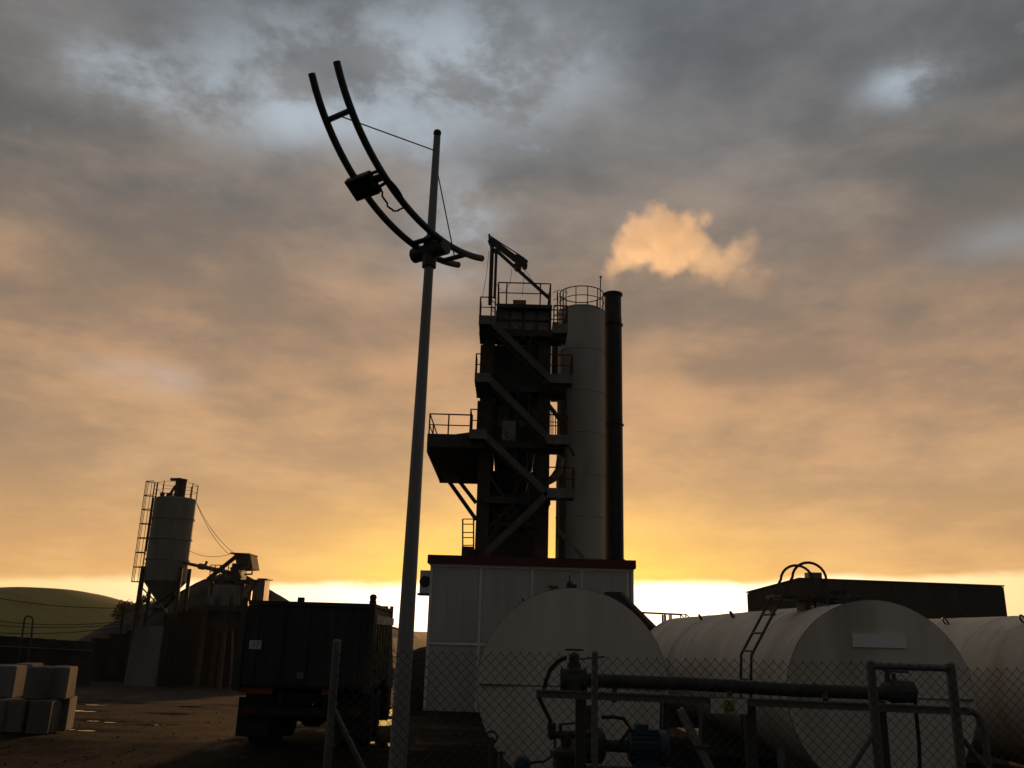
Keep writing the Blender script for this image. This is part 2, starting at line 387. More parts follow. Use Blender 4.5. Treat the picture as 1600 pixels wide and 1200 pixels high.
# ------------------------------------------------------------------ hills
def build_hill(name, m, sil, Y, depth, zbase):
    """rounded hill whose skyline follows the surveyed points sil = [(x, z)...]"""
    def hz(x):
        if x <= sil[0][0]: return sil[0][1]
        for (a, za), (b_, zb) in zip(sil, sil[1:]):
            if x <= b_:
                t = (x - a) / (b_ - a); t = t * t * (3 - 2 * t) * 0.5 + t * 0.5; return za + (zb - za) * t
        return sil[-1][1]
    nx, ny = 90, 40; v, f = [], []
    for j in range(ny + 1):
        s = -1 + 2 * j / ny
        for i in range(nx + 1):
            x = sil[0][0] + (sil[-1][0] - sil[0][0]) * i / nx
            w = max(0.0, math.cos(s * math.pi / 2)) ** 0.8
            h = (hz(x) - zbase) * w
            h += noise.fractal(Vector((x * 0.02, s * 3, 1)), 1, 2, 4) * 0.05 * (hz(x) - zbase) * w * (1 - w)
            v.append((x, Y + s * depth, zbase + h))
    for j in range(ny):
        for i in range(nx): a = j * (nx + 1) + i; f.append((a, a + 1, a + nx + 2, a + nx + 1))
    me = bpy.data.meshes.new(name); me.from_pydata(v, [], f); me.materials.append(MATS[m])
    for p in me.polygons: p.use_smooth = True
    o = bpy.data.objects.new(name, me); COL.objects.link(o); tag(o, kind='structure')
def sil(pts, Y): return [(at(px, py, Y).x, at(px, py, Y).z) for px, py in pts]
build_hill('hill', 'hill_grass', [(-420, 6)] + sil([(-180, 950), (-60, 934), (0, 925), (40, 921), (75, 919), (108, 921), (150, 932), (185, 943), (240, 962), (330, 984), (420, 996)], 320), 320, 120, -6.5)
build_hill('hill', 'far_hill', sil([(520, 990), (560, 985), (610, 978), (640, 987), (668, 1004), (700, 1012), (760, 1016)], 900), 900, 150, -22)

# ------------------------------------------------------------------ trees on the hill's edge
def tree(px, py_top, py_base, Y, rad, seed, label):
    rng = random.Random(seed); b0 = at(px, py_base, Y); top = at(px, py_top, Y).z
    gz0 = slope(Y) - 0.5
    root = thing('tree', label, 'tree', (b0.x, Y, gz0), 'trees beside the silo')
    H_ = top - gz0
    tb = MB(); tb.tube([(b0.x, Y, gz0), (b0.x + 0.1, Y, gz0 + H_ * 0.4), (b0.x - 0.1, Y, gz0 + H_ * 0.8)], [0.32, 0.22, 0.08], 8)
    for k in range(7):
        a = rng.uniform(0, 6.28); z0 = gz0 + H_ * rng.uniform(0.3, 0.6)
        tb.tube([(b0.x, Y, z0), (b0.x + math.cos(a) * rad * 0.7, Y + math.sin(a) * rad * 0.7, z0 + H_ * 0.22)], [0.12, 0.04], 6)
    tb.build('trunk', 'bark', root)
    cb = MB()
    for k in range(80):
        a = rng.uniform(0, 6.28); e = rng.uniform(-0.35, 1.0); rr = rng.uniform(0.45, 1.0)
        c = Vector((b0.x + math.cos(a) * rad * rr * math.sqrt(max(0, 1 - e * e * 0.8)), Y + math.sin(a) * rad * rr * math.sqrt(max(0, 1 - e * e * 0.8)), gz0 + H_ * 0.55 + e * H_ * 0.43 * rr))
        for q in range(44):
            p = c + Vector((rng.gauss(0, 0.4), rng.gauss(0, 0.4), rng.gauss(0, 0.3)))
            d1 = Vector((rng.uniform(-1, 1), rng.uniform(-1, 1), rng.uniform(-1, 1))).normalized() * 0.24; d2 = d1.orthogonal().normalized() * 0.14
            cb.face([p - d1, p + d2, p + d1, p - d2])
    cb.build('crown', 'leaf', root)
tree(207, 933, 968, 150, 2.9, 1, 'tall rounded dark tree left of the silo leg on the hillside')
tree(226, 935, 972, 155, 2.7, 2, 'middle dark tree seen through the silo legs')
tree(243, 947, 972, 152, 1.5, 3, 'small low dark tree under the silo cone')

# ------------------------------------------------------------------ street lamp in front
def lamp():
    Y = 10.0; top = at(683, 214, Y); bot = at(621, 1200, Y); d = (bot - top); base = top + d * ((0.0 - top.z) / d.z)
    root = thing('street_lamp', 'tall grey tapered lamp post with curved twin tube arm', 'street lamp', (base.x, base.y, 0))
    b = MB(); P = lambda t: base.lerp(top, t)
    b.tube([P(0), P(0.5), P(1)], [0.105, 0.074, 0.046], 12)
    pole = b.build('pole', 'pole_paint', root)
    b = MB(); b.box(base.x - 0.2, base.x + 0.2, Y - 0.2, Y + 0.2, -0.03, 0.03); b.tube([base, P(0.05)], [0.13, 0.12], 12); b.build('base_plate', 'pole_paint', pole)
    b = MB(); b.lathe([(0.0, -0.05), (0.035, -0.045), (0.03, -0.005), (0.045, 0.02), (0.055, 0.055), (0.045, 0.09), (0.0, 0.105)], top, 14); b.build('finial', 'frame_paint', pole)
    # arc frame
    az, Rr, s0, w, dz = -2.182, 2.393, -0.177, 0.403, 0.044
    hub = Vector((-1.0906, 10.0, 6.8795)); uu = Vector((math.cos(az), math.sin(az), 0)); vv = Vector((math.sin(az), -math.cos(az), 0))
    z0 = Rr - math.sqrt(Rr * Rr - s0 * s0)
    def A(s, side): return hub + uu * s + vv * (-side * w / 2) * -1 + Vector((0, 0, Rr - math.sqrt(Rr * Rr - (s - s0) ** 2) - z0 + dz))
    for side in (-1, 1):
        b = MB(); pts = [A(-0.83 + (1.995 + 0.83) * k / 36, side) for k in range(37)]
        b.tube(pts, 0.043, 10); b.build('arc_tube', 'frame_paint', root)
    for s in (1.713, 0.12, -0.5):
        b = MB(); b.tube([A(s, -1), A(s, 1)], 0.034, 8); b.build('cross_bar', 'frame_paint', root)
    b = MB(); hc = hub + Vector((0, 0, -0.05)); b.tube([hc - vv * 0.27, hc - vv * 0.26, hc + vv * 0.26, hc + vv * 0.27], [0.085, 0.10, 0.10, 0.085], 16)
    b.tube([hc + Vector((0, 0, -0.22)), hc + Vector((0, 0, 0.18))], 0.09, 12); b.build('hub', 'frame_paint', root)
    for pa, pb in ((P(0.975), (A(1.713, -1) + A(1.713, 1)) / 2), (P(0.955), (A(-0.5, -1) + A(-0.5, 1)) / 2)):
        b = MB(); b.tube([pa, pb], 0.008, 6); b.build('stay_cable', 'frame_paint', root)
    # flood light slung between the tubes
    c = (A(1.12, -1) + A(1.12, 1)) / 2
    left = A(1.12, 1) if A(1.12, 1).x < A(1.12, -1).x else A(1.12, -1); right = A(1.12, -1) if left is not A(1.12, -1) and left != A(1.12, -1) else A(1.12, 1)
    tan = (A(1.3, 1) - A(0.95, 1)).normalized(); nrm = tan.cross(vv).normalized()
    if nrm.z > 0: nrm = -nrm
    c = left.lerp(right, 0.27) + nrm * 0.07
    ex = (right - left).normalized()
    def pt(a, t_, n_): return c + ex * a + tan * t_ + nrm * n_
    b = MB(); b.hexa([pt(-0.19, -0.15, -0.05), pt(0.19, -0.15, -0.05), pt(0.19, 0.13, -0.05), pt(-0.19, 0.13, -0.05), pt(-0.19, -0.15, 0.05), pt(0.19, -0.15, 0.05), pt(0.19, 0.13, 0.05), pt(-0.19, 0.13, 0.05)])
    fl = b.build('flood_light', 'frame_paint', root, bevel=0.012)
    b = MB(); b.hexa([pt(-0.165, -0.125, 0.05), pt(0.165, -0.125, 0.05), pt(0.165, 0.105, 0.05), pt(-0.165, 0.105, 0.05), pt(-0.165, -0.125, 0.056), pt(0.165, -0.125, 0.056), pt(0.165, 0.105, 0.056), pt(-0.165, 0.105, 0.056)]); b.build('lamp_glass', 'glass_dark', fl)
    b = MB()
    for k in (-0.1, 0.09): b.bar(pt(0.15, k, -0.03), right + tan * (k * 0.8), 0.02, 0.035)
    b.tube([pt(0.12, 0, -0.05), pt(0.3, 0, -0.05)], 0.05, 10); b.build('bracket', 'frame_paint', fl)
    rb = A(0.72, 1) if right == A(1.12, 1) else A(0.72, -1)
    b = MB(); s1 = pt(0.2, -0.1, 0.0); pts = [s1.lerp(rb, k / 14) + Vector((0.012 * math.sin(k * 2.1), 0, -0.17 * math.sin(math.pi * k / 14))) for k in range(15)]
    b.tube(pts, 0.012, 6); b.build('cable', 'rubber', fl)
    ra = A(1.1, 1) if right == A(1.12, 1) else A(1.1, -1); b = MB()
    pts = [A(1.15 - 0.43 * k / 10, 1 if right == A(1.12, 1) else -1) + ex * (0.06 * math.sin(math.pi * k / 10)) for k in range(11)]
    b.tube(pts, 0.013, 6); b.build('cable', 'rubber', fl)
lamp()

# ------------------------------------------------------------------ railings, stairs
def railing(b, pts, h=1.1, r=0.032, mid=True, post_every=None):
    pts = [Vector(p) for p in pts]; up = Vector((0, 0, h))
    b.tube([p + up for p in pts], r, 6)
    if mid: b.tube([p + up * 0.52 for p in pts], r * 0.8, 6)
    for p in pts: b.tube([p, p + up], r, 6)
    return b
def grid_platform(b, x0, x1, y0, y1, z, t=0.06, beam=0.26):
    """steel deck on edge channels with cross members"""
    b.box(x0, x1, y0, y1, z - t, z)
    for y in (y0, y1 - 0.08): b.box(x0, x1, y, y + 0.08, z - beam, z - t - 0.002)
    n = max(2, int((x1 - x0) / 0.9))
    for k in range(n + 1):
        x = x0 + (x1 - x0 - 0.07) * k / n; b.box(x, x + 0.07, y0 + 0.082, y1 - 0.082, z - beam * 0.8, z - t - 0.002)
    return b

# ------------------------------------------------------------------ asphalt tower
def tower():
    YF = 39.6
    G = slope(43)
    T = lambda px, py, Y=YF: at(px, py, Y)
    root = thing('asphalt_tower', 'dark steel asphalt mixing tower with zigzag stairs and jib crane', 'tower', (0.3, 43, G))
    def part(name, m, b, par=root, **k): return b.build(name, m, par, **k)
    X = lambda px, py=700, Y=YF: at(px, py, Y).x
    Z = lambda py, Y=YF: at(800, py, Y).z
    xl, xr = X(757), X(850)
    lv = [Z(868), Z(774), Z(686), Z(598), Z(511), Z(470)]
    # columns
    for x in (xl, xr):
        for y in (40.6, 47.5):
            b = MB(); b.box(x - 0.3, x + 0.3, y - 0.3, y - 0.22, G, lv[4]); b.box(x - 0.3, x + 0.3, y + 0.22, y + 0.3, G, lv[4]); b.box(x - 0.06, x + 0.06, y - 0.218, y + 0.218, G, lv[4]); part('column', 'steel_dark', b)
    # enclosed bins and machinery, from the top down
    b = MB(); b.box(X(769), X(857), 40.4, 46.5, lv[4] + 0.05, lv[5] - 0.2); sh = part('screen_house', 'steel_grey', b)
    for k in range(5):
        x = X(769) + (X(857) - X(769)) * k / 4; b = MB(); b.box(x - 0.06, x + 0.06, 40.32, 40.398, lv[4] + 0.1, lv[5] - 0.25); part('stiffener', 'steel_dark', b, sh)
    b = MB(); b.box(X(768), X(858), 40.30, 40.397, lv[4] + 0.62, lv[4] + 0.70); part('stiffener', 'steel_dark', b, sh)
    b = MB(); b.box(X(742), X(855), 41.6, 47.2, lv[3] + 0.1, lv[4] - 0.28); part('screen_casing', 'steel_dark', b)
    b = MB(); b.box(X(740), X(768), 42.0, 47.0, lv[2] + 0.1, lv[3] - 0.3); part('dust_housing', 'steel_dark', b)
    b = MB(); b.box(X(769.5), X(838), 41.4, 46.8, lv[2] + 0.15, lv[3] - 0.3); hb = part('hot_bin', 'steel_dark', b)
    for k in range(3):
        x = X(775) + k * 0.85; b = MB(); b.box(x, x + 0.55, 41.30, 41.398, lv[2] + 1.0, lv[3] - 0.7); part('hatch', 'steel_grey', b, hb)
    b = MB(); x0, x1 = X(770), X(838); xa, xb_ = X(785), X(823)
    b.hexa([(xa, 42.6, lv[1] + 0.5), (xb_, 42.6, lv[1] + 0.5), (xb_, 45, lv[1] + 0.5), (xa, 45, lv[1] + 0.5), (x0, 41.4, lv[2] - 0.25), (x1, 41.4, lv[2] - 0.25), (x1, 46.8, lv[2] - 0.25), (x0, 46.8, lv[2] - 0.25)]); part('weigh_hopper', 'steel_dark', b)
    b = MB(); b.box(at(752, 720, 47).x, at(857, 720, 47).x, 46.9, 47.1, lv[1] - 1.3, lv[2] - 0.2); part('rear_panel', 'steel_dark', b)
    b = MB(); b.box(X(771), X(838), 41.8, 46.5, lv[1] - 1.2, lv[1] + 0.48); mx = part('mixer', 'steel_dark', b)
    for k in range(4):
        b = MB(); b.box(X(772), X(837), 41.7, 41.798, lv[1] - 1.1 + 0.42 * k, lv[1] - 1.02 + 0.42 * k); part('stiffener', 'steel_grey', b, mx)
    b = MB(); b.box(X(770), X(838), 42.4, 46.5, G, lv[1] - 1.22); part('loading_bay_wall', 'steel_dark', b)
    # bucket elevator behind, right of the bins
    b = MB(); xe = X(862, 560, 47.0); b.box(xe, xe + 0.95, 46.6, 47.6, Z(622, 47), Z(505, 47)); part('elevator_head', 'steel_dark', b)
    b = MB(); b.box(X(874.5, 560, 46), X(884, 560, 46), 45.0, 45.6, Z(870, 45), Z(600, 45)); part('elevator_casing', 'steel_dark', b)
    # level beams and decks
    for i, (xa, xb_) in enumerate(((757, 862), (740, 884), (739, 884), (741, 878))):
        z = lv[i + 1]; b = MB(); grid_platform(b, X(xa), X(xb_), 39.9, 41.35, z, 0.05, 0.34); part('deck', 'steel_dark', b)
    # landings sticking out at the front
    def landing(pxa, pxb, py, y0=38.9, y1=39.88, rails=()):
        z = Z(py); b = MB(); grid_platform(b, X(pxa), X(pxb), y0, y1, z, 0.05, 0.30); l = part('landing', 'steel_grey', b)
        b = MB(); pts = []
        if 'L' in rails: pts += [(X(pxa) + 0.04, y1, z)]
        pts += [(X(pxa) + 0.04, y0 + 0.04, z), (X(pxb) - 0.04, y0 + 0.04, z)]
        if 'R' in rails: pts += [(X(pxb) - 0.04, y1, z)]
        railing(b, pts); part('railing', 'rail_red', b, l)
        b = MB(); b.box(X(pxa), X(pxb), y0 - 0.012, y0 - 0.002, z - 0.02, z + 0.14); part('toe_plate', 'steel_grey', b, l); return l
    landing(855, 897, 769, rails='R'); landing(853, 886, 687, rails='R'); landing(855, 893, 593, rails='R'); landing(860, 884, 516, rails='R')
    landing(738, 764, 595, rails='L'); landing(741, 768, 506, rails='L'); landing(733, 760, 682, rails='L')
    mat_stair = mat('stair_paint', (0.10, 0.102, 0.10), 0.6, 0.1, 0.25, 2.0, 0.15, RUST, 0.45)
    # stairs
    def stair(pa, pb, y0=38.95, y1=39.8):
        a, c = T(*pa), T(*pb)
        root_s = None
        for y in (y0, y1):
            b = MB(); b.bar((a.x, y, a.z), (c.x, y, c.z), 0.07, 0.30); o = part('stringer', mat_stair, b); root_s = root_s or o
        n = int(abs(c.z - a.z) / 0.2); b = MB()
        for k in range(1, n):
            p = a.lerp(c, k / n); b.box(p.x - 0.13, p.x + 0.13, y0 + 0.036, y1 - 0.036, p.z - 0.02, p.z + 0.015)
        part('treads', 'steel_dark', b)
        for y in (y0, y1):
            b = MB(); pts = [(p.x, y, p.z + 0.1) for p in (a.lerp(c, k / 3) for k in range(4))]; railing(b, pts, 1.0, 0.022); part('handrail', 'steel_dark', b)
    stair((760, 866), (856, 774)); stair((856, 776), (758, 685)); stair((857, 690), (765, 598)); stair((858, 597), (767, 509))
    # diagonal sway braces
    b = MB(); a, c = T(838, 700, 40.3), T(762, 850, 40.3); b.bar(a, c, 0.12, 0.12); part('sway_brace', 'steel_dark', b)
    b = MB(); a, c = T(765, 745, 40.3), T(842, 850, 40.3); b.bar(a, c, 0.12, 0.12); part('sway_brace', 'steel_dark', b)
    b = MB(); a, c = T(872, 828, 41), T(912, 872, 41); b.bar(a, c, 0.10, 0.16); part('sway_brace', 'steel_grey', b)
    b = MB(); a, c = T(885, 690, 40), T(897, 712, 40); b.bar(a, c, 0.08, 0.12); part('sway_brace', 'steel_dark', b)
    b = MB(); a, c = T(855, 630, 43), T(878, 660, 43); b.bar(a, c, 0.14, 0.2); part('sway_brace', 'steel_dark', b)
    # mid posts in the stair zone
    for (px, pa, pb) in ((809, 515, 598), (809, 600, 684), (805, 690, 770), (803, 775, 805)):
        b = MB(); p, q_ = T(px, pa, 40.2), T(px, pb, 40.2); b.bar(p, q_, 0.12, 0.12); part('post', 'steel_dark', b)
    # cantilever platform on the left
    z = Z(686); b = MB(); xa, xb_ = X(668, 686, 39.6), X(756)
    b.box(xa, xb_, 39.5, 47.9, z - 0.06, z)
    b.box(xa, xb_, 39.44, 39.498, z - 0.5, z + 0.12)
    plt = part('side_platform', 'steel_dark', b)
    for k in range(9):
        y = 39.7 + k * 1.0; b = MB(); b.box(xa + 0.02, xb_, y, y + 0.1, z - 0.3, z - 0.062); part('joist', 'steel_dark', b, plt)
    b = MB(); b.box(xa, xa + 0.1, 39.5, 48.0, z - 0.75, z - 0.302); part('joist', 'steel_dark', b, plt)
    b = MB(); b.box(xa, xb_ - 0.3, 47.6, 47.9, z - 0.8, z - 0.302); part('joist', 'steel_dark', b, plt)
    b = MB(); pts = [(xb_ - 0.6, 39.55, z), (xa + (xb_ - xa) * 0.36, 39.55, z), (xa + 0.06, 39.55, z), (xa + 0.06, 41.6, z), (xa + 0.06, 44.0, z), (xa + 0.06, 47.8, z)]; railing(b, pts, 1.1, 0.036); part('railing', 'rail_red', b, plt)
    b = MB(); b.bar((xa + 1.2, 39.7, z + 0.08), (xb_ - 0.2, 39.7, z + 0.3), 0.5, 0.05); part('ramp_plate', 'steel_dark', b, plt)
    for (pa, pb, y) in (((680, 742), (744, 812), 44.0), ((704, 742), (744, 786), 46.0)):
        b = MB(); a, c = at(*pa, y), at(*pb, y); a.z = z - 0.4; b.bar(a, c, 0.16, 0.2); part('strut', 'steel_dark', b)
    b = MB(); b.box(xl - 0.32, xl - 0.05, 43.7, 47.2, Z(815, 44), z - 0.31); part('side_column', 'steel_dark', b)
    # ladder rack by the stair foot
    b = MB()
    for px in (723, 740):
        b.tube([at(px, 868, 39.3), at(px, 811, 39.3)], 0.035, 6)
    for py in (811, 819, 832, 840, 852): b.tube([at(723, py, 39.3), at(740, py, 39.3)], 0.026, 6)
    part('ladder', 'rail_red', b)
    b = MB(); a = at(722, 860, 39.3); b.box(a.x, xl - 0.3, 38.9, 40.3, zz(872, 39.3), zz(857, 39.3)); part('plinth_box', 'steel_dark', b)
    # cabinet, duct
    b = MB(); a, c = T(784, 682, 40.8), T(806, 659, 40.8); b.box(a.x, c.x, 40.6, 41.0, lv[2] + 0.02, c.z); part('electrical_cabinet', 'silo_white', b)
    b = MB(); b.tube([T(876, 715, 43), T(873, 735, 43), T(864, 748, 43), T(856, 752, 43)], 0.2, 10); part('duct', 'steel_grey', b)
    # top deck
    z = lv[5]; b = MB(); grid_platform(b, X(768), X(860), 40.0, 46.6, z, 0.06, 0.19); dk = part('top_deck', 'steel_dark', b)
    b = MB(); x0, x1 = X(770), X(857); pts = [(x0, 40.05, z), (X(784), 40.05, z), (X(840), 40.05, z), (x1, 40.05, z), (x1, 43.2, z), (x1, 46.5, z), (x0, 46.5, z), (x0, 43, z), (x0, 40.05, z)]; railing(b, pts, 1.15, 0.034); part('railing', 'rail_red', b, dk)
    b = MB(); b.box(X(795), X(817), 40.5, 41.1, z, z + 0.42); part('parts_box', 'crate_wood', b, dk)
    # jib crane on the deck
    pm = lambda px, py: T(px, py, 40.25)
    b = MB(); a = pm(769, 476); c = pm(769, 388); a.x = c.x; b.bar(a, c, 0.2, 0.2); b.tube([c, pm(768, 378)], [0.1, 0.14], 10); mast = part('crane_mast', 'steel_dark', b)
    b = MB(); a = pm(775.5, 466); c = pm(775.5, 392); a.x = c.x; b.bar(a, c, 0.14, 0.14); b.bar(pm(770, 392), pm(778, 392), 0.2, 0.2); part('crane_post', 'steel_dark', b, mast)
    b = MB(); b.bar(pm(765, 374), pm(806, 405), 0.16, 0.30); b.bar(pm(764.5, 368), pm(820, 404), 0.05, 0.05); b.bar(pm(764.5, 366), pm(765, 382), 0.1, 0.1); part('crane_boom', 'steel_dark', b, mast)
    b = MB(); b.bar(pm(804, 402), pm(822, 413), 0.3, 0.36); b.tube([pm(809, 417) + Vector((0, -0.2, 0)), pm(809, 417) + Vector((0, 0.2, 0))], 0.2, 12); b.tube([pm(820, 416) + Vector((0, -0.16, 0)), pm(820, 416) + Vector((0, 0.16, 0))], 0.14, 10); part('hoist', 'steel_dark', b, mast)
    b = MB(); b.bar(pm(775, 391), pm(858, 466), 0.13, 0.15); part('crane_stay', 'steel_dark', b, mast)
    for pts in ([pm(800, 420), pm(797, 442), pm(788, 457), pm(778, 448), pm(774, 440)], [pm(820, 420), pm(835, 444)], [pm(820, 420), pm(816, 462)], [pm(764, 392), pm(760, 430), pm(753, 468)]):
        b = MB(); b.tube(pts, 0.012, 5); part('cable', 'rubber', b, mast)
    # caged ladder from the upper deck up beside the silo
    b = MB()
    for px in (871, 880): b.tube([at(px, 522, 41.5), at(px, 456, 41.5)], 0.035, 6)
    for k in range(9): b.tube([at(871, 519 - k * 7, 41.5), at(880, 519 - k * 7, 41.5)], 0.018, 5)
    part('ladder', 'rail_red', b)
    b = MB(); c0 = at(875, 500, 41.5)
    for py in (458, 470, 482, 494):
        c = at(875.5, py, 41.5); b.tube(arc((c.x, 41.5, c.z), 0.36, math.pi, 2 * math.pi, 10, (1, 0, 0), (0, 1, 0)), 0.018, 5)
    part('ladder_cage', 'rail_red', b)
    b = MB(); a, c = at(860, 519, 41.8), at(886, 519, 41.8); b.box(a.x, c.x, 41.4, 43.2, a.z - 0.2, a.z); part('landing', 'steel_dark', b)
    b = MB(); railing(b, [(a.x, 41.45, a.z), (c.x - 0.05, 41.45, a.z), (c.x - 0.05, 43.1, a.z)], 1.1); part('railing', 'rail_red', b)
    # far rail seen through the gap
    b = MB(); y = 46.0; z = Z(680, y)
    for px in (861, 864, 868): b.tube([at(px, 680, y), at(px, 640, y)], 0.028, 6)
    b.tube([at(856, 659, y), at(876, 660, y)], 0.024, 6); part('railing', 'rail_red', b)
tower()

# ------------------------------------------------------------------ white silo and black stack behind the tower
def white_silo():
    Y = 46.2; a, c = at(872.5, 486, Y), at(945, 486, Y); r = (c.x - a.x) / 2; cx = (a.x + c.x) / 2; G = slope(Y); zt = a.z - 0.05
    root = thing('storage_silo', 'tall white cylindrical storage silo with round guard rail on top', 'silo', (cx, Y, G))
    b = MB(); prof = [(r, G)]
    seams = [zz(871 - k * 64, Y) for k in range(0, 7)]
    for s in seams: prof += [(r, s - 0.03), (r + 0.025, s - 0.02), (r + 0.025, s + 0.02), (r, s + 0.03)]
    prof += [(r, zt - 0.06), (r - 0.08, zt + 0.03), (r * 0.5, zt + 0.16), (0.0, zt + 0.22)]
    prof.sort(key=lambda p: 0); b.lathe(prof, (cx, Y, 0), 56); b.build('shell', 'silo_white', root)
    n = 12; ring = [(cx + (r - 0.07) * math.cos(2 * math.pi * k / 48), Y + (r - 0.07) * math.sin(2 * math.pi * k / 48), zt) for k in range(49)]
    b = MB(); b.tube([(x, y, z + 1.12) for x, y, z in ring], 0.03, 6, cap=False); b.tube([(x, y, z + 0.58) for x, y, z in ring], 0.024, 6, cap=False)
    for k in range(n):
        th = 2 * math.pi * (k + 0.35) / n; p = (cx + (r - 0.07) * math.cos(th), Y + (r - 0.07) * math.sin(th), zt); b.tube([p, (p[0], p[1], zt + 1.12)], 0.026, 6)
    b.build('guard_rail', 'rail_red', root)
    p = at(937.5, 485, Y - r * 0.8); q = at(938.5, 433, Y - r * 0.8); p.z = zt; b = MB(); b.tube([p, q], 0.03, 6); b.lathe([(0, -0.05), (0.06, -0.03), (0.06, 0.05), (0, 0.09)], q, 10); b.build('lightning_rod', 'rail_red', root)
    b = MB(); b.lathe([(0.34, 0), (0.34, 0.3), (0.0, 0.34)], (cx + 0.62, Y + 0.1, zt + 0.02), 16); b.build('vent', 'rail_red', root)
white_silo()
def stack():
    Y = 47.0; a, c = at(944, 460, Y), at(971, 460, Y); r = (c.x - a.x) / 2; cx = (a.x + c.x) / 2; G = slope(Y); zt = a.z
    root = thing('chimney_stack', 'slim black steel chimney stack rising beside the white silo', 'chimney', (cx, Y, G))
    b = MB(); prof = [(r + 0.02, G), (r, zt - 1.55)]
    for zf in (0.35, 0.70, 0.98):
        z = G + (zt - 1.5 - G) * zf; prof += [(r, z - 0.03), (r + 0.07, z - 0.025), (r + 0.07, z + 0.025), (r, z + 0.03)]
    prof.sort(key=lambda p: p[1]); prof += [(r - 0.02, zt - 1.4), (r - 0.02, zt - 0.05)]; b.lathe(prof, (cx, Y, 0), 36); b.build('shell', 'stack_black', root)
    b = MB(); b.lathe([(r - 0.02, -0.12), (r + 0.06, -0.1), (r + 0.06, 0.0), (r - 0.08, 0.0), (r - 0.1, -0.5)], (cx, Y, zt + 0.03), 36); b.build('rim', 'stack_black', root)
    return cx, Y, zt, r
SX, SY, SZ, SR = stack()

# ------------------------------------------------------------------ steam plume
def plume():
    Y = 47.0
    blobs = [(957, 462, 12), (955, 446, 15), (957, 430, 20), (964, 412, 27), (978, 397, 36), (1006, 378, 49), (1040, 362, 50), (1045, 396, 46), (1078, 388, 46), (1072, 346, 28), (1100, 343, 19), (1104, 410, 42), (1132, 420, 36), (1152, 395, 30), (1156, 436, 32), (1174, 374, 22), (1182, 448, 28), (1200, 430, 22)]
    b = MB()
    for (px, py, pr) in blobs:
        c = at(px, py, Y); r = pr * 0.0363 + (0.45 if py < 440 else 0.0)
        b.lathe([(r * math.cos(e) if abs(e) < 1.57 else 0.0, r * math.sin(e)) for e in [-1.5708 + 3.14159 * k / 14 for k in range(15)]], c, 24)
    o = b.build('tmp', 'steel_dark')
    md = o.modifiers.new('r', 'REMESH'); md.mode = 'VOXEL'; md.voxel_size = 0.16
    dg = bpy.context.evaluated_depsgraph_get(); me = bpy.data.meshes.new_from_object(o.evaluated_get(dg))
    bpy.data.objects.remove(o)
    for v in me.vertices:
        p = v.co; n = noise.fractal(p * 0.55, 1.0, 2.1, 5); n2 = noise.noise(p * 2.2)
        v.co = p + v.normal * (n * 0.34 + n2 * 0.10)
    for p in me.polygons: p.use_smooth = True
    me.name = 'steam_plume'
    m = bpy.data.materials.new('steam'); m.use_nodes = True; t = m.node_tree; t.nodes.clear()
    out = t.nodes.new('ShaderNodeOutputMaterial'); pv = t.nodes.new('ShaderNodeVolumePrincipled')
    gm = t.nodes.new('ShaderNodeNewGeometry'); pos = gm.outputs['Position']
    sp = t.nodes.new('ShaderNodeSeparateXYZ'); t.links.new(pos, sp.inputs[0]); px_, py_, pz_ = (V(sp.outputs[i], t) for i in range(3))
    # distance field to the puffs, broken up by noise, so that the density fades out before the hull
    fld = None
    for (px, py, pr) in blobs:
        c = at(px, py, Y); r = pr * 0.0363
        dx, dy, dz_ = px_ - c.x, py_ - c.y, pz_ - c.z
        d = (dx * dx + dy * dy + dz_ * dz_).op('SQRT')
        k = (d / -r) + 1.0; k = k * r
        fld = k if fld is None else fld.max(k)
    n = noise_tex(t, pos, 0.8, 9, 0.72, 0.15); nf = noise_tex(t, pos, 0.42, 3, 0.5)
    den = (fld + (n - 0.52) * 3.0 + (nf - 0.5) * 1.3).step(-0.1, 0.9)
    fade = px_.step(at(1190, 430, Y).x, at(1060, 400, Y).x) * 0.68 + 0.32
    stem = pz_.step(at(957, 448, Y).z, at(975, 385, Y).z) * 0.78 + 0.22
    den = den * fade * stem * 0.68
    t.links.new(den.s, pv.inputs['Density']); pv.inputs['Color'].default_value = (1, 0.99, 0.97, 1); pv.inputs['Anisotropy'].default_value = 0.68
    t.links.new(pv.outputs[0], out.inputs['Volume'])
    me.materials.clear(); me.materials.append(m)
    ob = bpy.data.objects.new('steam_plume', me); COL.objects.link(ob); tag(ob, 'orange lit puff of steam drifting from the black chimney', 'steam')
plume()

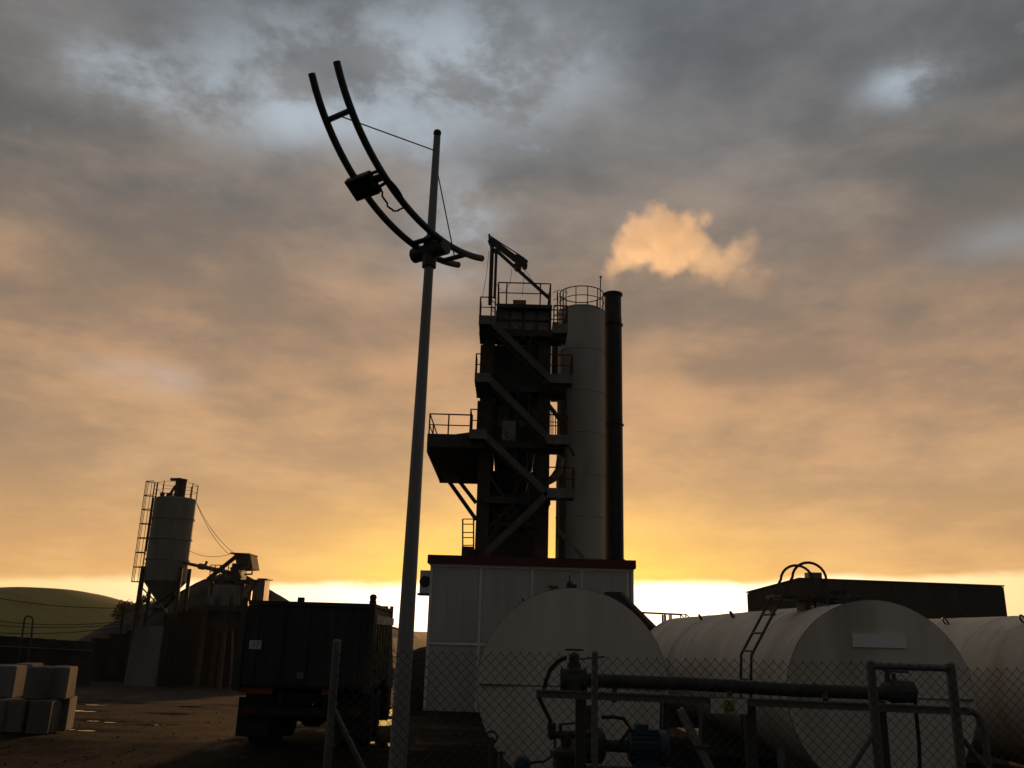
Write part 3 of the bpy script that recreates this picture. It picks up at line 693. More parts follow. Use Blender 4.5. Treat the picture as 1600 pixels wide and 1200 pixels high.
# ------------------------------------------------------------------ white control building
def control_building():
    Y0, Y1 = 36.5, 39.0; G = slope(Y0) - 0.1
    tl, tr = at(672, 880, Y0), at(990, 888, Y0); x0, x1 = tl.x + 0.02, tr.x; zt = tl.z; zb = zz(1112, Y0, 700); zm = zz(1007, Y0, 760)
    root = thing('control_building', 'white panelled plant building with dark red roof fascia', 'building', ((x0 + x1) / 2, Y0, G))
    b = MB(); b.box(x0 + 0.05, x1 - 0.05, Y0 + 0.06, Y1, zb, zt); core = b.build('wall_core', 'white_panel', root)
    b = MB(); b.box(x0 + 0.1, x1 - 0.1, Y0 + 0.12, Y1 - 0.05, G - 0.3, zb - 0.002); b.build('plinth', 'plinth', root)
    xs = [x0 + 0.06] + [at(px, 940, Y0).x for px in (750, 831, 909, 981)]
    for a, c in zip(xs, xs[1:]):
        b = MB(); b.box(a + 0.05, c - 0.05, Y0 + 0.02, Y0 + 0.058, zm + 0.10, zt - 0.12); b.build('panel', 'white_panel', root)
        n = 3; w = (c - a - 0.1) / n
        for k in range(1, n):
            b2 = MB(); b2.box(a + 0.05 + w * k - 0.012, a + 0.05 + w * k + 0.012, Y0 + 0.008, Y0 + 0.0185, zm + 0.12, zt - 0.14); b2.build('rib', 'white_panel', core)
        b = MB(); b.box(a + 0.05, c - 0.05, Y0 + 0.015, Y0 + 0.058, zb + 0.02, zm - 0.10); b.build('panel', 'white_panel', root)
    for a in xs + [x1 - 0.06]:
        b = MB(); b.box(a - 0.055, a + 0.055, Y0 - 0.02, Y0 + 0.052, zb + 0.01, zt - 0.005); b.build('batten', 'white_trim', root)
    for z in (zm, zt - 0.07): b = MB(); b.box(x0, x1, Y0 - 0.035, Y0 + 0.0, z - 0.06, z + 0.06); b.build('rail', 'white_trim', root)
    b = MB(); b.box(x0 - 0.12, x1 + 0.08, Y0 - 0.18, Y1 + 0.1, zt + 0.002, zt + 0.34); b.build('roof_fascia', 'red_fascia', root)
    # air conditioner on the left end
    a, c = at(656, 927, Y0 + 0.6), at(671, 892, Y0 + 0.6); b = MB(); b.box(a.x, x0 + 0.04, Y0 + 0.3, Y0 + 1.1, a.z, c.z); ac = b.build('air_conditioner', 'white_trim', root)
    b = MB(); b.lathe([(0.0, 0), (0.22, 0), (0.24, 0.02)], ((a.x + x0) / 2, Y0 + 0.28, (a.z + c.z) / 2), 16, 'Y'); b.build('fan_grille', 'steel_dark', ac)
    b = MB(); b.box(a.x - 0.08, x0 + 0.04, Y0 + 0.25, Y0 + 1.15, a.z - 0.08, a.z - 0.002); b.build('bracket', 'steel_dark', ac)
control_building()

# ------------------------------------------------------------------ bitumen tanks
TANKS = [(0.915, 1.545, 1.245, 'cream horizontal tank in front of the white building', True), (5.0, 1.52, 1.225, 'cream horizontal tank with ladder and blank white panel', False), (9.15, 1.50, 1.24, 'cream horizontal tank beyond the tank with the white panel', False)]
def tank(cx, cz, r, label, first):
    Y0, Y1 = 12.0, 25.2
    root = thing('storage_tank', label, 'tank', (cx, Y0, 0), 'cream tanks in a row')
    b = MB(); prof = []
    n = 7
    for k in range(n + 1):
        y = Y0 + 0.06 + (Y1 - Y0 - 0.12) * k / n
        prof += [(r, y - 0.025), (r + 0.006, y - 0.02), (r + 0.006, y + 0.02), (r, y + 0.025)]
    b.lathe(prof, (cx, 0, cz), 64, 'Y'); b.build('shell', 'tank_cream', root)
    b = MB(); b.lathe([(0.0, Y0 - 0.05), (r * 0.5, Y0 - 0.045), (r * 0.9, Y0 - 0.015), (r + 0.02, Y0 + 0.0), (r + 0.02, Y0 + 0.03)], (cx, 0, cz), 64, 'Y'); face = b.build('end_plate', 'tank_cream', root)
    b = MB(); b.lathe([(r + 0.021, Y0 + 0.004), (r + 0.027, Y0 + 0.006), (r + 0.027, Y0 + 0.024), (r + 0.021, Y0 + 0.026)], (cx, 0, cz), 64, 'Y'); b.build('rim', 'steel_grey', root)
    b = MB(); b.box(cx - r * 0.985, cx + r * 0.985, Y0 - 0.052, Y0 - 0.0, cz - 0.008, cz + 0.008); b.build('seam', 'steel_grey', face)
    for y in (Y0 + 1.2, Y0 + 6.5, Y1 - 1.2):
        b = MB(); b.hexa([(cx - 1.0, y, -0.05), (cx + 1.0, y, -0.05), (cx + 1.0, y + 0.35, -0.05), (cx - 1.0, y + 0.35, -0.05), (cx - 0.95, y, cz - r * 0.62), (cx + 0.95, y, cz - r * 0.62), (cx + 0.95, y + 0.35, cz - r * 0.62), (cx - 0.95, y + 0.35, cz - r * 0.62)]); b.build('saddle', 'concrete', root)
    zt = cz + r
    b = MB(); b.lathe([(0.22, -0.03), (0.22, 0.015), (0.27, 0.02), (0.27, 0.045), (0.0, 0.05)], (cx + 0.1, Y0 + 0.9, zt), 20); b.tube([(cx, Y0 + 0.7, zt), (cx, Y0 + 0.7, zt + 0.15)], 0.045, 8); b.tube([(cx, Y0 + 0.7, zt + 0.14), (cx, Y0 + 0.7, zt + 0.24)], 0.012, 8); b.tube([(cx - 0.05, Y0 + 0.7, zt + 0.09), (cx + 0.1, Y0 + 0.7, zt + 0.09)], 0.028, 8); b.build('manhole', 'steel_dark', root)
    for k in (2.6, 5.2, 8.0):
        b = MB(); a = R(62); p = Vector((cx - math.cos(a) * r, Y0 + k, cz + math.sin(a) * r)); nn = Vector((-math.cos(a), 0, math.sin(a)))
        b.tube(arc(p + nn * 0.06, 0.075, 0, 2 * math.pi, 14, (0, 1, 0), nn), 0.016, 6, cap=False); b.build('lifting_eye', 'steel_dark', root)
    b = MB(); b.tube([(cx - 0.25, Y0 + 0.35, zt - 0.05), (cx - 0.25, Y0 + 0.35, zt + 0.06)], 0.05, 8); b.tube([(cx - 0.33, Y0 + 0.35, zt + 0.05), (cx - 0.18, Y0 + 0.35, zt + 0.05)], 0.018, 6); b.build('valve', 'steel_dark', root)
    return root
TK = [tank(*t) for t in TANKS]
def tank_b_extras():
    cx, cz, r = TANKS[1][:3]; Y0 = 12.0; root = TK[1]
    a, c = at(1331, 990, Y0 - 0.05), at(1416, 1013, Y0 - 0.05)
    b = MB(); b.box(a.x, c.x, Y0 - 0.068, Y0 - 0.04, c.z, a.z); tag(b.build('blank_panel', mat('blank_white', (0.82, 0.83, 0.82), 0.5, 0.0, 0.05, 3.0, 0.0), root), 'blank white rectangular panel on the tank end')
    # access ladder with hooped tops, set across the tank
    for k, yy in enumerate((12.9, 13.45)):
        lo = at(1173 - 0 * k, 1080, 12.9); bend = at(1174, 1024, 12.9); topp = at(1238, 902, 12.9)
        off = Vector((0, yy - 12.9, 0)); b = MB()
        pts = [Vector((lo.x, 12.9, 0.0)), lo, bend]
        pts += [bend.lerp(topp, t) for t in (0.08, 0.5, 0.97)]
        cen = Vector((topp.x + 0.25, 12.9, topp.z - 0.02)); h0 = math.atan2(topp.z - cen.z, topp.x - cen.x)
        pts += [cen + Vector((0.25 * math.cos(h0 + (-0.02 - h0) * j / 12), 0, 0.24 * math.sin(h0 + (-0.02 - h0) * j / 12))) for j in range(13)]
        xe = cen.x + 0.25; pts += [Vector((xe, 12.9, cz + math.sqrt(max(0, r * r - (xe - cx) ** 2))))]
        b.tube([p + off for p in pts], 0.020, 8); b.build('ladder_rail', 'steel_dark', root)
    lo = at(1173, 1080, 12.9); bend = at(1174, 1024, 12.9); topp = at(1238, 902, 12.9)
    rg = [Vector((lo.x, 12.9, 0.25 + 0.28 * k)) for k in range(6)] + [bend.lerp(topp, t) for t in (0.05, 0.28, 0.52, 0.76)]
    for p in rg: b = MB(); b.tube([p, p + Vector((0, 0.55, 0))], 0.016, 6); b.build('ladder_rung', 'steel_dark', root)
    # top walkway fitting
    b = MB(); zt = cz + r
    b.bar((cx - 0.95, 13.5, zt + 0.10), (cx + 0.25, 13.5, zt + 0.05), 0.5, 0.06); b.bar((cx - 0.4, 13.2, zt + 0.12), (cx + 0.1, 13.2, zt + 0.2), 0.06, 0.06)
    for x in (-0.45, 0.0): b.box(cx + x - 0.04, cx + x + 0.04, 13.3, 13.7, zt - 0.12, zt + 0.06)
    b.build('walkway', 'steel_dark', root)
tank_b_extras()

# dark round tank beyond the truck
def dark_tank():
    Y0, Y1 = 41.5, 45.5; top = at(672, 1010, Y0); r = 1.6; cx = top.x; cz = top.z - r; G = slope(43)
    root = thing('water_tank', 'dark round tank lying behind the white building and the lamp post', 'tank', (cx, Y0, G))
    b = MB(); b.lathe([(0.0, Y0 - 0.22), (r * 0.6, Y0 - 0.16), (r * 0.92, Y0 - 0.04), (r, Y0 + 0.1), (r, Y1), (r * 0.6, Y1 + 0.18), (0.0, Y1 + 0.22)], (cx, 0, cz), 40, 'Y'); b.build('shell', 'lagging', root)
    for y in (Y0 + 0.6, Y1 - 0.9): b = MB(); b.box(cx - 1.1, cx + 1.1, y, y + 0.3, G - 0.1, cz - r * 0.6); b.build('saddle', 'steel_dark', root)
dark_tank()

# ------------------------------------------------------------------ pipework in front of the tanks
def pipework():
    root = thing('bitumen_pipe', 'thick black lagged pipe on a steel rail before the tanks', 'pipe', (2.5, 9.2, 0))
    a, c = at(912, 1062, 9.2), at(1398, 1084, 9.2)
    b = MB(); b.tube([a, a.lerp(c, 0.33) + Vector((0, 0, 0.008)), a.lerp(c, 0.66) - Vector((0, 0, 0.006)), c], 0.066, 16); lp = b.build('lagged_pipe', 'lagging', root)
    for t in (0.02, 0.2, 0.47, 0.74, 0.97): b = MB(); p = a.lerp(c, t); q = a.lerp(c, t + 0.008); b.tube([p, q], 0.071, 16); b.build('band', 'steel_dark', lp)
    # channel rail below with its bend to the ground at the right end
    l, m_ = at(838, 1083, 9.0), at(1512, 1111, 9.0); b = MB(); b.bar(l, m_, 0.06, 0.075); b.bar(l + Vector((0, -0.04, 0.028)), m_ + Vector((0, -0.04, 0.028)), 0.03, 0.012); rl = b.build('support_rail', 'galv', root)
    b = MB(); e = at(1537, 1140, 9.0); b.tube([m_, m_ + Vector((0.06, 0, -0.01)), at(1528, 1118, 9.0), e, Vector((e.x + 0.02, 9.0, 0))], 0.035, 10); b.build('rail_leg', 'galv', rl)
    for px in (908, 1172, 1375):
        p = at(px, 1090, 9.05); b = MB(); b.box(p.x - 0.05, p.x + 0.05, 9.05, 9.15, 0.0, p.z - 0.03); b.box(p.x - 0.1, p.x + 0.1, 9.0, 9.2, -0.02, 0.03); b.build('stand', 'steel_dark', rl)
    for px in (960, 1140, 1290, 1366):
        p = at(px, 1075, 9.2); q = at(px, 1095, 9.1); b = MB(); b.bar(p, q, 0.05, 0.05); b.build('pipe_hanger', 'steel_dark', rl)
    # valve cluster at the left end
    p = at(897, 1062, 9.2); b = MB(); b.tube([p - Vector((0.14, 0, 0)), p + Vector((0.12, 0, 0))], 0.105, 14); b.lathe([(0.07, -0.14), (0.10, -0.1), (0.10, 0.09), (0.07, 0.12), (0.07, 0.16), (0.03, 0.17), (0.03, 0.26), (0, 0.27)], p, 14)
    b.tube([p + Vector((-0.12, 0, 0)), p + Vector((-0.13, 0, 0))], 0.13, 14); b.tube([p + Vector((0.10, 0, 0)), p + Vector((0.125, 0, 0))], 0.13, 14); vl = b.build('valve', 'steel_dark', root)
    b = MB(); w = p + Vector((0, 0, 0.29)); b.tube(arc(w, 0.09, 0, 2 * math.pi, 18, (1, 0, 0), (0, 1, 0)), 0.011, 6, cap=False); b.tube([w - Vector((0.09, 0, 0)), w + Vector((0.09, 0, 0))], 0.009, 6); b.build('hand_wheel', 'steel_dark', vl)
    b = MB(); b.tube([at(892, 1040, 9.15), at(892, 1026, 9.15)], 0.02, 8); b.tube([at(901, 1048, 9.15), at(901, 1026, 9.15)], 0.028, 8); b.tube([at(890, 1026, 9.15), at(904, 1025, 9.15)], 0.022, 8); b.tube([at(906, 1030, 9.15), at(946, 1026, 9.15)], 0.009, 6); b.build('fitting', 'steel_dark', vl)
    b = MB(); pts = [at(x, y, 9.15) for x, y in ((850, 1078), (853, 1064), (860, 1046), (872, 1033), (885, 1027))]; b.tube(pts, 0.022, 8); b.build('hose', 'rubber', vl)
    b = MB(); pts = [at(x, y, 9.1) for x, y in ((841, 1088), (852, 1110), (859, 1124), (862, 1140), (868, 1148))]; b.tube(pts, 0.02, 8); b.build('hose', 'rubber', vl)
    b = MB(); q = at(908, 1085, 9.25); b.tube([q, Vector((q.x, 9.25, 0.05))], 0.055, 12); b.build('riser', 'lagging', root)
    # valve box at the right end
    p = at(1410, 1080, 9.2); b = MB(); b.tube([p - Vector((0.2, 0, 0)), p - Vector((0.12, 0, 0)), p + Vector((0.1, 0, 0)), p + Vector((0.14, 0, 0))], [0.07, 0.12, 0.11, 0.05], 12); vr = b.build('valve', 'steel_dark', root)
    b = MB(); b.tube([at(1387, 1075, 9.2), at(1386, 1050, 9.2)], 0.028, 8); b.tube([at(1398, 1075, 9.2), at(1396, 1052, 9.2)], 0.022, 8); b.tube([at(1378, 1046, 9.2), at(1386, 1049, 9.2), at(1420, 1050, 9.2)], 0.012, 6); b.build('fitting', 'steel_dark', vr)
    b = MB(); pts = [at(x, y, 9.15) for x, y in ((1417, 1078), (1425, 1080), (1430, 1092), (1432, 1120), (1436, 1160), (1438, 1230))]; b.tube(pts, 0.02, 8); b.build('hose', 'rubber', vr)
    b = MB(); pts = [at(x, y, 9.1) for x, y in ((1374, 1095), (1376, 1130), (1377, 1165), (1380, 1240))]; b.tube(pts, [0.03, 0.03, 0.016, 0.016], 8); b.build('hose', 'rubber', vr)
    # hazard plate on the rail
    a, c = at(1110, 1091, 8.94), at(1168, 1116, 8.94); b = MB(); b.box(a.x, c.x, 8.93, 8.945, c.z, a.z)
    sg = tag(b.build('warning_sign', 'white_plate', None), 'white warning sign with yellow triangle panel on the pipe rail', 'sign')
    mx = (a.x + c.x) / 2; w = 0.055; b = MB(); b.box(mx - w, mx + w, 8.924, 8.9295, c.z + 0.012, a.z - 0.01); b.build('hazard_panel', 'yellow_plate', sg)
    b = MB(); b.face([(mx - 0.042, 8.9225, c.z + 0.03), (mx + 0.042, 8.9225, c.z + 0.03), (mx, 8.9225, a.z - 0.02)]); b.build('triangle', 'black_paint', sg)
    b = MB(); b.face([(mx - 0.026, 8.9215, c.z + 0.04), (mx + 0.026, 8.9215, c.z + 0.04), (mx, 8.9215, a.z - 0.045)]); b.build('triangle', 'yellow_plate', sg)
    b = MB()
    for x in (a.x + 0.05, c.x - 0.05): b.bar((x, 8.955, a.z - 0.02), (x, 8.965, a.z + 0.05), 0.02, 0.02)
    b.build('hook', 'galv', sg)
pipework()
def pump():
    p = at(1012, 1167, 10.4); root = thing('pump_set', 'bright blue finned electric motor driving a black pump', 'pump', (p.x - 0.4, 10.4, 0))
    cz = p.z; x0, x1 = p.x - 0.22, p.x + 0.20; zb = cz - 0.24
    b = MB(); b.tube([(x0, 10.4, cz), (x1, 10.4, cz)], 0.15, 24); mo = b.build('motor', 'motor_blue', root)
    b = MB()
    for k in range(20):
        a = 2 * math.pi * k / 20; d = Vector((0, math.cos(a), math.sin(a))); b.bar(Vector((x0 + 0.03, 10.4, cz)) + d * 0.165, Vector((x1 - 0.09, 10.4, cz)) + d * 0.165, 0.008, 0.04, tuple(d))
    b.build('fins', 'motor_blue', mo)
    b = MB(); b.tube([(x1 - 0.08, 10.4, cz), (x1, 10.4, cz), (x1 + 0.03, 10.4, cz)], [0.185, 0.185, 0.13], 24); b.build('fan_cover', 'motor_blue', mo)
    b = MB(); b.box(x0 + 0.08, x0 + 0.22, 10.3, 10.5, cz + 0.15, cz + 0.24); b.build('terminal_box', 'motor_blue', mo)
    b = MB(); b.box(x0 + 0.06, x1 - 0.1, 10.27, 10.53, zb, cz - 0.13); b.build('foot', 'motor_blue', mo)
    b = MB(); b.tube([(x0 - 0.28, 10.4, cz), (x0, 10.4, cz)], [0.06, 0.07], 12); b.tube([(x0 - 0.62, 10.4, cz), (x0 - 0.58, 10.4, cz), (x0 - 0.3, 10.4, cz), (x0 - 0.26, 10.4, cz)], [0.14, 0.19, 0.19, 0.12], 16); b.tube([(x0 - 0.44, 10.4, cz), (x0 - 0.44, 10.4, cz + 0.42)], 0.06, 12); b.build('pump_casing', 'lagging', root)
    b = MB(); b.box(x0 - 0.8, x1 + 0.1, 10.15, 10.65, zb - 0.1, zb - 0.002); b.build('base_frame', 'steel_dark', root)
    for x in (x0 - 0.7, x1 - 0.02): b = MB(); b.box(x - 0.1, x + 0.1, 10.18, 10.62, -0.03, zb - 0.102); b.build('pedestal', 'concrete', root)
    q = at(962, 1120, 10.3); b = MB(); b.tube([Vector((x0 - 0.1, 10.3, cz + 0.05)), at(985, 1138, 10.3), at(974, 1123, 10.3), at(958, 1120, 10.3), at(940, 1121, 10.3)], 0.02, 8); b.build('hose', 'rubber', root)
    p = at(816, 1196, 10.9); r2 = thing('small_pump', 'small blue round pump at the foot of the tank', 'pump', (p.x, 10.9, 0))
    b = MB(); b.lathe([(0.0, -0.08), (0.09, -0.07), (0.10, 0.0), (0.10, 0.1), (0.06, 0.12), (0.0, 0.12)], (p.x, 10.9, p.z), 20, 'Y'); b.build('motor', 'motor_blue', r2)
    b = MB(); b.box(p.x - 0.15, p.x + 0.15, 10.8, 11.05, -0.02, p.z - 0.085); b.build('pedestal', 'concrete', r2)
    b = MB(); b.tube([(p.x + 0.09, 10.9, p.z + 0.03), at(850, 1190, 10.9), at(864, 1180, 10.9), at(868, 1160, 10.9), at(862, 1145, 10.5)], 0.014, 8); b.build('hose', 'rubber', r2)
    b = MB(); v0 = at(768, 1152, 11.7); b.tube([v0, Vector((v0.x, 11.7, 0.05))], 0.035, 10); b.tube(arc(v0, 0.07, 0, 6.2832, 16, (1, 0, 0), (0, 0, 1)), 0.014, 6, cap=False); b.tube([at(784, 1178, 11.7), Vector((at(784, 1178, 11.7).x, 11.7, 0.1))], 0.02, 8); b.tube([at(779, 1176, 11.7), at(790, 1176, 11.7)], 0.014, 6)
    b.build('valve', 'steel_dark', r2)
    # filter pot between the pump and the riser
    p = at(885, 1150, 9.7); r3 = thing('filter_pot', 'black valve and filter assembly hanging before the round tank', 'valve', (p.x, 9.7, 0))
    b = MB(); b.lathe([(0.0, 0.0), (0.14, 0.0), (0.14, p.z - 0.2), (0.17, p.z - 0.19), (0.17, p.z - 0.14), (0.06, p.z - 0.1), (0.06, p.z + 0.02), (0.0, p.z + 0.03)], (p.x, 9.7, 0), 18); b.build('pot', 'lagging', r3)
    b = MB(); b.tube([at(860, 1146, 9.7), at(870, 1148, 9.7), at(930, 1147, 9.7)], [0.07, 0.04, 0.035], 10); b.tube([at(862, 1130, 9.7), at(862, 1152, 9.7)], 0.045, 10); b.build('branch_pipe', 'lagging', r3)
    b = MB(); b.tube([at(876, 1132, 9.7), at(905, 1129, 9.7)], 0.012, 6); b.tube([at(876, 1130, 9.7), at(876, 1148, 9.7)], 0.02, 6); b.build('lever', 'steel_dark', r3)
pump()
def prop_beam():
    a, c = at(1062, 1108, 11.0), at(1112, 1204, 11.0); d = c - a; c = a + d * ((0.0 - a.z) / d.z)
    root = thing('raking_strut', 'leaning grey timber strut between the two cream tanks', 'strut', (c.x, 11.0, 0))
    b = MB(); b.bar(a, c + Vector((0, 0, -0.03)), 0.09, 0.11, (0, 1, 0)); b.build('beam', 'concrete', root)
    for t in (0.3, 0.62): b = MB(); p = a.lerp(c, t); b.bar(p + Vector((-0.14, -0.06, 0)), p + Vector((0.12, -0.06, 0)), 0.03, 0.03); b.build('cleat', 'steel_dark', root)
    q = at(1040, 1086, 10.9)
    b = MB()
    for px in (1034, 1039, 1043):
        e = at(px, 1090, 10.8); f = at(px - 2, 1145, 10.8); b.tube([e, e.lerp(f, 0.5), f, Vector((f.x, 10.8, 0.0))], 0.016, 6)
    b.build('conduit', 'steel_dark', root)
prop_beam()

# ------------------------------------------------------------------ chain link fence
def fence():
    Y = 6.6; top = 2.06
    xA = at(524, 1012, Y).x; px_posts = [524, 930, 1362, 1487]
    root = thing('chain_link_fence', 'galvanised chain link fence standing before the tanks', 'fence', (1.5, Y, 0))
    xe = 6.2
    posts = [(at(p, 1020, Y).x, 2.11 if p == 524 else 2.08 if p == 930 else top + 0.01, 0.024 if p == 930 else 0.030 if p == 524 else 0.034) for p in px_posts] + [(5.2, 2.07, 0.024)]
    for x, h, r in posts:
        b = MB(); b.tube([(x, Y + r + 0.008, -0.05), (x, Y + r + 0.008, h), (x, Y + r + 0.008, h + 0.012)], [r, r, r * 0.6], 12); b.build('post', 'galv', root)
    x1, x2 = posts[2][0], posts[3][0]; b = MB(); b.tube([(x1, Y + 0.04, top - 0.02), (x2, Y + 0.04, top - 0.02)], 0.026, 10); b.build('top_rail', 'galv', root)
    for (xs, z0, dx) in ((xA, 1.66, 0.62), (x1, 1.60, -0.75), (x2, 1.60, 0.78)):
        b = MB(); b.tube([(xs, Y + 0.05, z0), (xs + dx * (z0 / 1.0), Y + 0.05, 0.0)], 0.02, 8); b.build('brace', 'galv', root)
    s = 0.0715; n = int((xe - xA) / s) + 1; rows = int(top / s)
    b = MB(); wr = 0.0023
    def P(x, z):
        return Vector((x, Y + 0.02 * math.sin(x * 2.1) * math.sin(z * 1.5), z + 0.006 * math.sin(x * 5.1) - 0.012 * math.sin(x * 1.3) ** 2))
    zbot = top - rows * s
    for fam in (1, -1):
        for k in range(-rows, n + rows):
            pts = []
            for j in range(rows * 2 + 1):
                z = zbot + j * s / 2; x = xA + k * s + fam * (j * s / 2) + (0 if fam == 1 else rows * s)
                if xA <= x <= xe: pts.append(P(x, z) + Vector((0, 0.0015 * (1 if (j % 2) else -1) * fam, 0)))
            if len(pts) > 1: b.tube(pts, wr, 3, cap=False, smooth=False)
    for k in range(n):                                   # knuckles along the top
        p = P(xA + k * s, top); b.tube([p + Vector((-0.004, 0, 0)), p + Vector((0.0, 0.003, 0.012)), p + Vector((0.005, 0, -0.002))], wr, 3, cap=False)
    o = b.build('wire_mesh', 'wire', root); o['kind'] = 'stuff'
    for z in (1.2, 0.25):
        b = MB(); b.tube([(xA, Y - 0.004, z), (1.9, Y - 0.004, z - 0.01), (xe, Y - 0.004, z)], 0.002, 4); b.build('line_wire', 'galv', root)
fence()

# ------------------------------------------------------------------ tipper truck
def truck():
    rr = at(570, 950, 16.6); cx = (rr.x + at(376, 950, 16.6).x) / 2 + 0.03
    root = thing('dump_truck', 'dark tipper truck seen from behind with orange marker boards', 'truck', (cx, 18.2, 0), None, R(3.0))
    W = 1.18
    def part(name, m, b, par=root, **k): return b.build(name, m, par, local=True, **k)
    y0, y1, zf, zt = -1.6, 2.9, 1.12, 2.60
    b = MB(); b.box(-W, W, y0 + 0.1, y1, zf, zf + 0.12)
    b.hexa([(-W, y0 + 0.1, zf + 0.12), (-W + 0.06, y0 + 0.1, zf + 0.12), (-W + 0.06, y1, zf + 0.12), (-W, y1, zf + 0.12), (-W, y0 + 0.1, zt), (-W + 0.06, y0 + 0.1, zt), (-W + 0.06, y1, zt), (-W, y1, zt)])
    b.box(W - 0.06, W, y0 + 0.1, y1, zf + 0.12, zt)
    b.box(-W + 0.062, W - 0.062, y1 - 0.06, y1, zf + 0.122, zt + 0.14)
    bn = part('tipper_body', 'truck_body', b)
    for s in (-1, 1):
        b = MB(); b.box(s * (W + 0.04) - 0.05, s * (W + 0.04) + 0.05, y0 + 0.1, y1 + 0.02, zt - 0.30, zt - 0.14); part('side_rail', 'bin_edge', b, bn)
        b = MB(); b.box(s * (W + 0.01) - 0.05, s * (W + 0.01) + 0.05, y0 + 0.1, y1 + 0.02, zt + 0.002, zt + 0.06); part('top_rail', 'truck_body', b, bn)
        for k in range(7):
            y = y0 + 0.35 + k * 0.62; b = MB(); b.box(s * (W + 0.035) - 0.035, s * (W + 0.035) + 0.035, y, y + 0.09, zf + 0.05, zt - 0.302); part('side_rib', 'bin_edge' if s > 0 else 'truck_body', b, bn)
        b = MB(); b.box(s * (W - 0.0) - 0.06, s * (W - 0.0) + 0.06, y0 - 0.06, y0 + 0.09, zf - 0.05, zt + (0.12 if s > 0 else 0.04)); b.lathe([(0.0, -0.06), (0.06, -0.03), (0.07, 0.03), (0.045, 0.07), (0, 0.08)], (s * W, y0 + 0.01, zt + (0.16 if s > 0 else 0.06)), 10); part('corner_post', 'truck_body', b, bn)
    b = MB(); b.box(W - 0.02, W + 0.06, y1 - 0.05, y1 + 0.05, zf, zt + 0.14); part('corner_post', 'bin_edge', b, bn)
    b = MB(); b.box(-W + 0.07, W - 0.07, y0 + 0.0, y0 + 0.07, zf + 0.05, zt - 0.02); tg = part('tailgate', 'truck_body', b)
    for k in range(5):
        x = -W + 0.22 + k * (2 * W - 0.5) / 4; b = MB(); b.box(x, x + 0.08, y0 - 0.045, y0 - 0.002, zf + 0.1, zt - 0.1); part('tailgate_rib', 'truck_body', b, tg)
    b = MB(); b.box(-W + 0.07, W - 0.07, y0 - 0.05, y0 + 0.075, zt - 0.018, zt + 0.06); part('top_beam', 'truck_body', b, tg)
    b = MB(); b.box(-0.1, 0.02, y0 - 0.06, y0 - 0.046, 1.30, 1.42); part('latch', 'galv', b, tg)
    b = MB(); b.box(-0.22, -0.10, y0 - 0.02, y0 + 0.06, zt + 0.06, zt + 0.14); part('tarp_lug', 'truck_frame', b, tg)
    # number plate 17
    q = at(384, 1000, 16.6), at(402, 1014, 16.6)
    xl = q[0].x - cx + 0.02; b = MB(); zp0, zp1 = q[1].z, q[0].z; b.box(xl, xl + 0.215, y0 - 0.075, y0 - 0.06, zp0, zp1); pl = part('number_plate', 'white_plate', b, tg)
    cu = bpy.data.curves.new('num', 'FONT'); cu.body = '17'; cu.size = (zp1 - zp0) * 0.85; cu.shear = 0.25; cu.extrude = 0.002; cu.align_x = 'CENTER'; cu.align_y = 'CENTER'
    to = bpy.data.objects.new('tmp', cu); COL.objects.link(to); me = bpy.data.meshes.new_from_object(to.evaluated_get(bpy.context.evaluated_depsgraph_get())); bpy.data.objects.remove(to)
    me.materials.clear(); me.materials.append(MATS['black_paint']); no = bpy.data.objects.new('plate_number', me); COL.objects.link(no); no.parent = pl; no.location = (xl + 0.108, y0 - 0.078, (zp0 + zp1) / 2); no.rotation_euler = (R(90), 0, 0)
    # chassis
    b = MB()
    for s in (-1, 1): b.box(s * 0.42 - 0.05, s * 0.42 + 0.05, y0 + 0.25, 6.3, 0.80, 1.06)
    for y in (-1.2, -0.5, 0.7, 1.9, 3.2): b.box(-0.37, 0.37, y, y + 0.12, 0.84, 1.02)
    part('chassis', 'truck_frame', b)
    b = MB(); b.box(-1.12, 1.12, y0 + 0.28, y0 + 0.36, 0.62, 0.78); part('rear_bar', 'truck_frame', b)
    for (xa, xb, zo) in ((-1.18, -0.56, 0.0), (0.34, 0.52, 0.0)):
        b = MB(); b.box(xa, xb, y0 + 0.20, y0 + 0.24, 1.01, 1.13); part('marker_board', 'orange_board', b)
    for s in (-1, 1):
        b = MB(); b.box(s * 0.9 - 0.30, s * 0.9 + 0.30, y0 + 0.42, y0 + 0.44, 0.25, 0.93); part('mud_flap', 'rubber', b)
        b = MB(); b.box(s * 0.98 - 0.12, s * 0.98 + 0.12, y0 + 0.255, y0 + 0.279, 0.66, 0.75); part('tail_light', 'red_fascia', b)
        b = MB(); pts = [(0, -0.72, 0.62), (0, -0.62, 0.98), (0, -0.35, 1.08), (0, 1.7, 1.08), (0, 1.95, 0.95), (0, 2.05, 0.62)]
        for p, q2 in zip(pts, pts[1:]): b.bar((s * 0.9, p[1], p[2]), (s * 0.9, q2[1], q2[2]), 0.6, 0.02)
        part('mudguard', 'truck_frame', b)
    def wheel(x, y, dual):
        b = MB(); w = 0.27; r = 0.50
        b.lathe([(0.29, -w / 2 + 0.02), (0.44, -w / 2), (0.49, -w / 2 + 0.03), (r, -w / 2 + 0.07), (r, w / 2 - 0.07), (0.49, w / 2 - 0.03), (0.44, w / 2), (0.29, w / 2 - 0.02)], (x, y, r), 36, 'X'); ty = part('tyre', 'rubber', b)
        for k in range(3): b = MB(); b.lathe([(r + 0.004, -0.03), (r + 0.006, 0.0), (r + 0.004, 0.03)], (x - 0.08 + 0.08 * k, y, r), 36, 'X'); part('tread', 'rubber', b, ty)
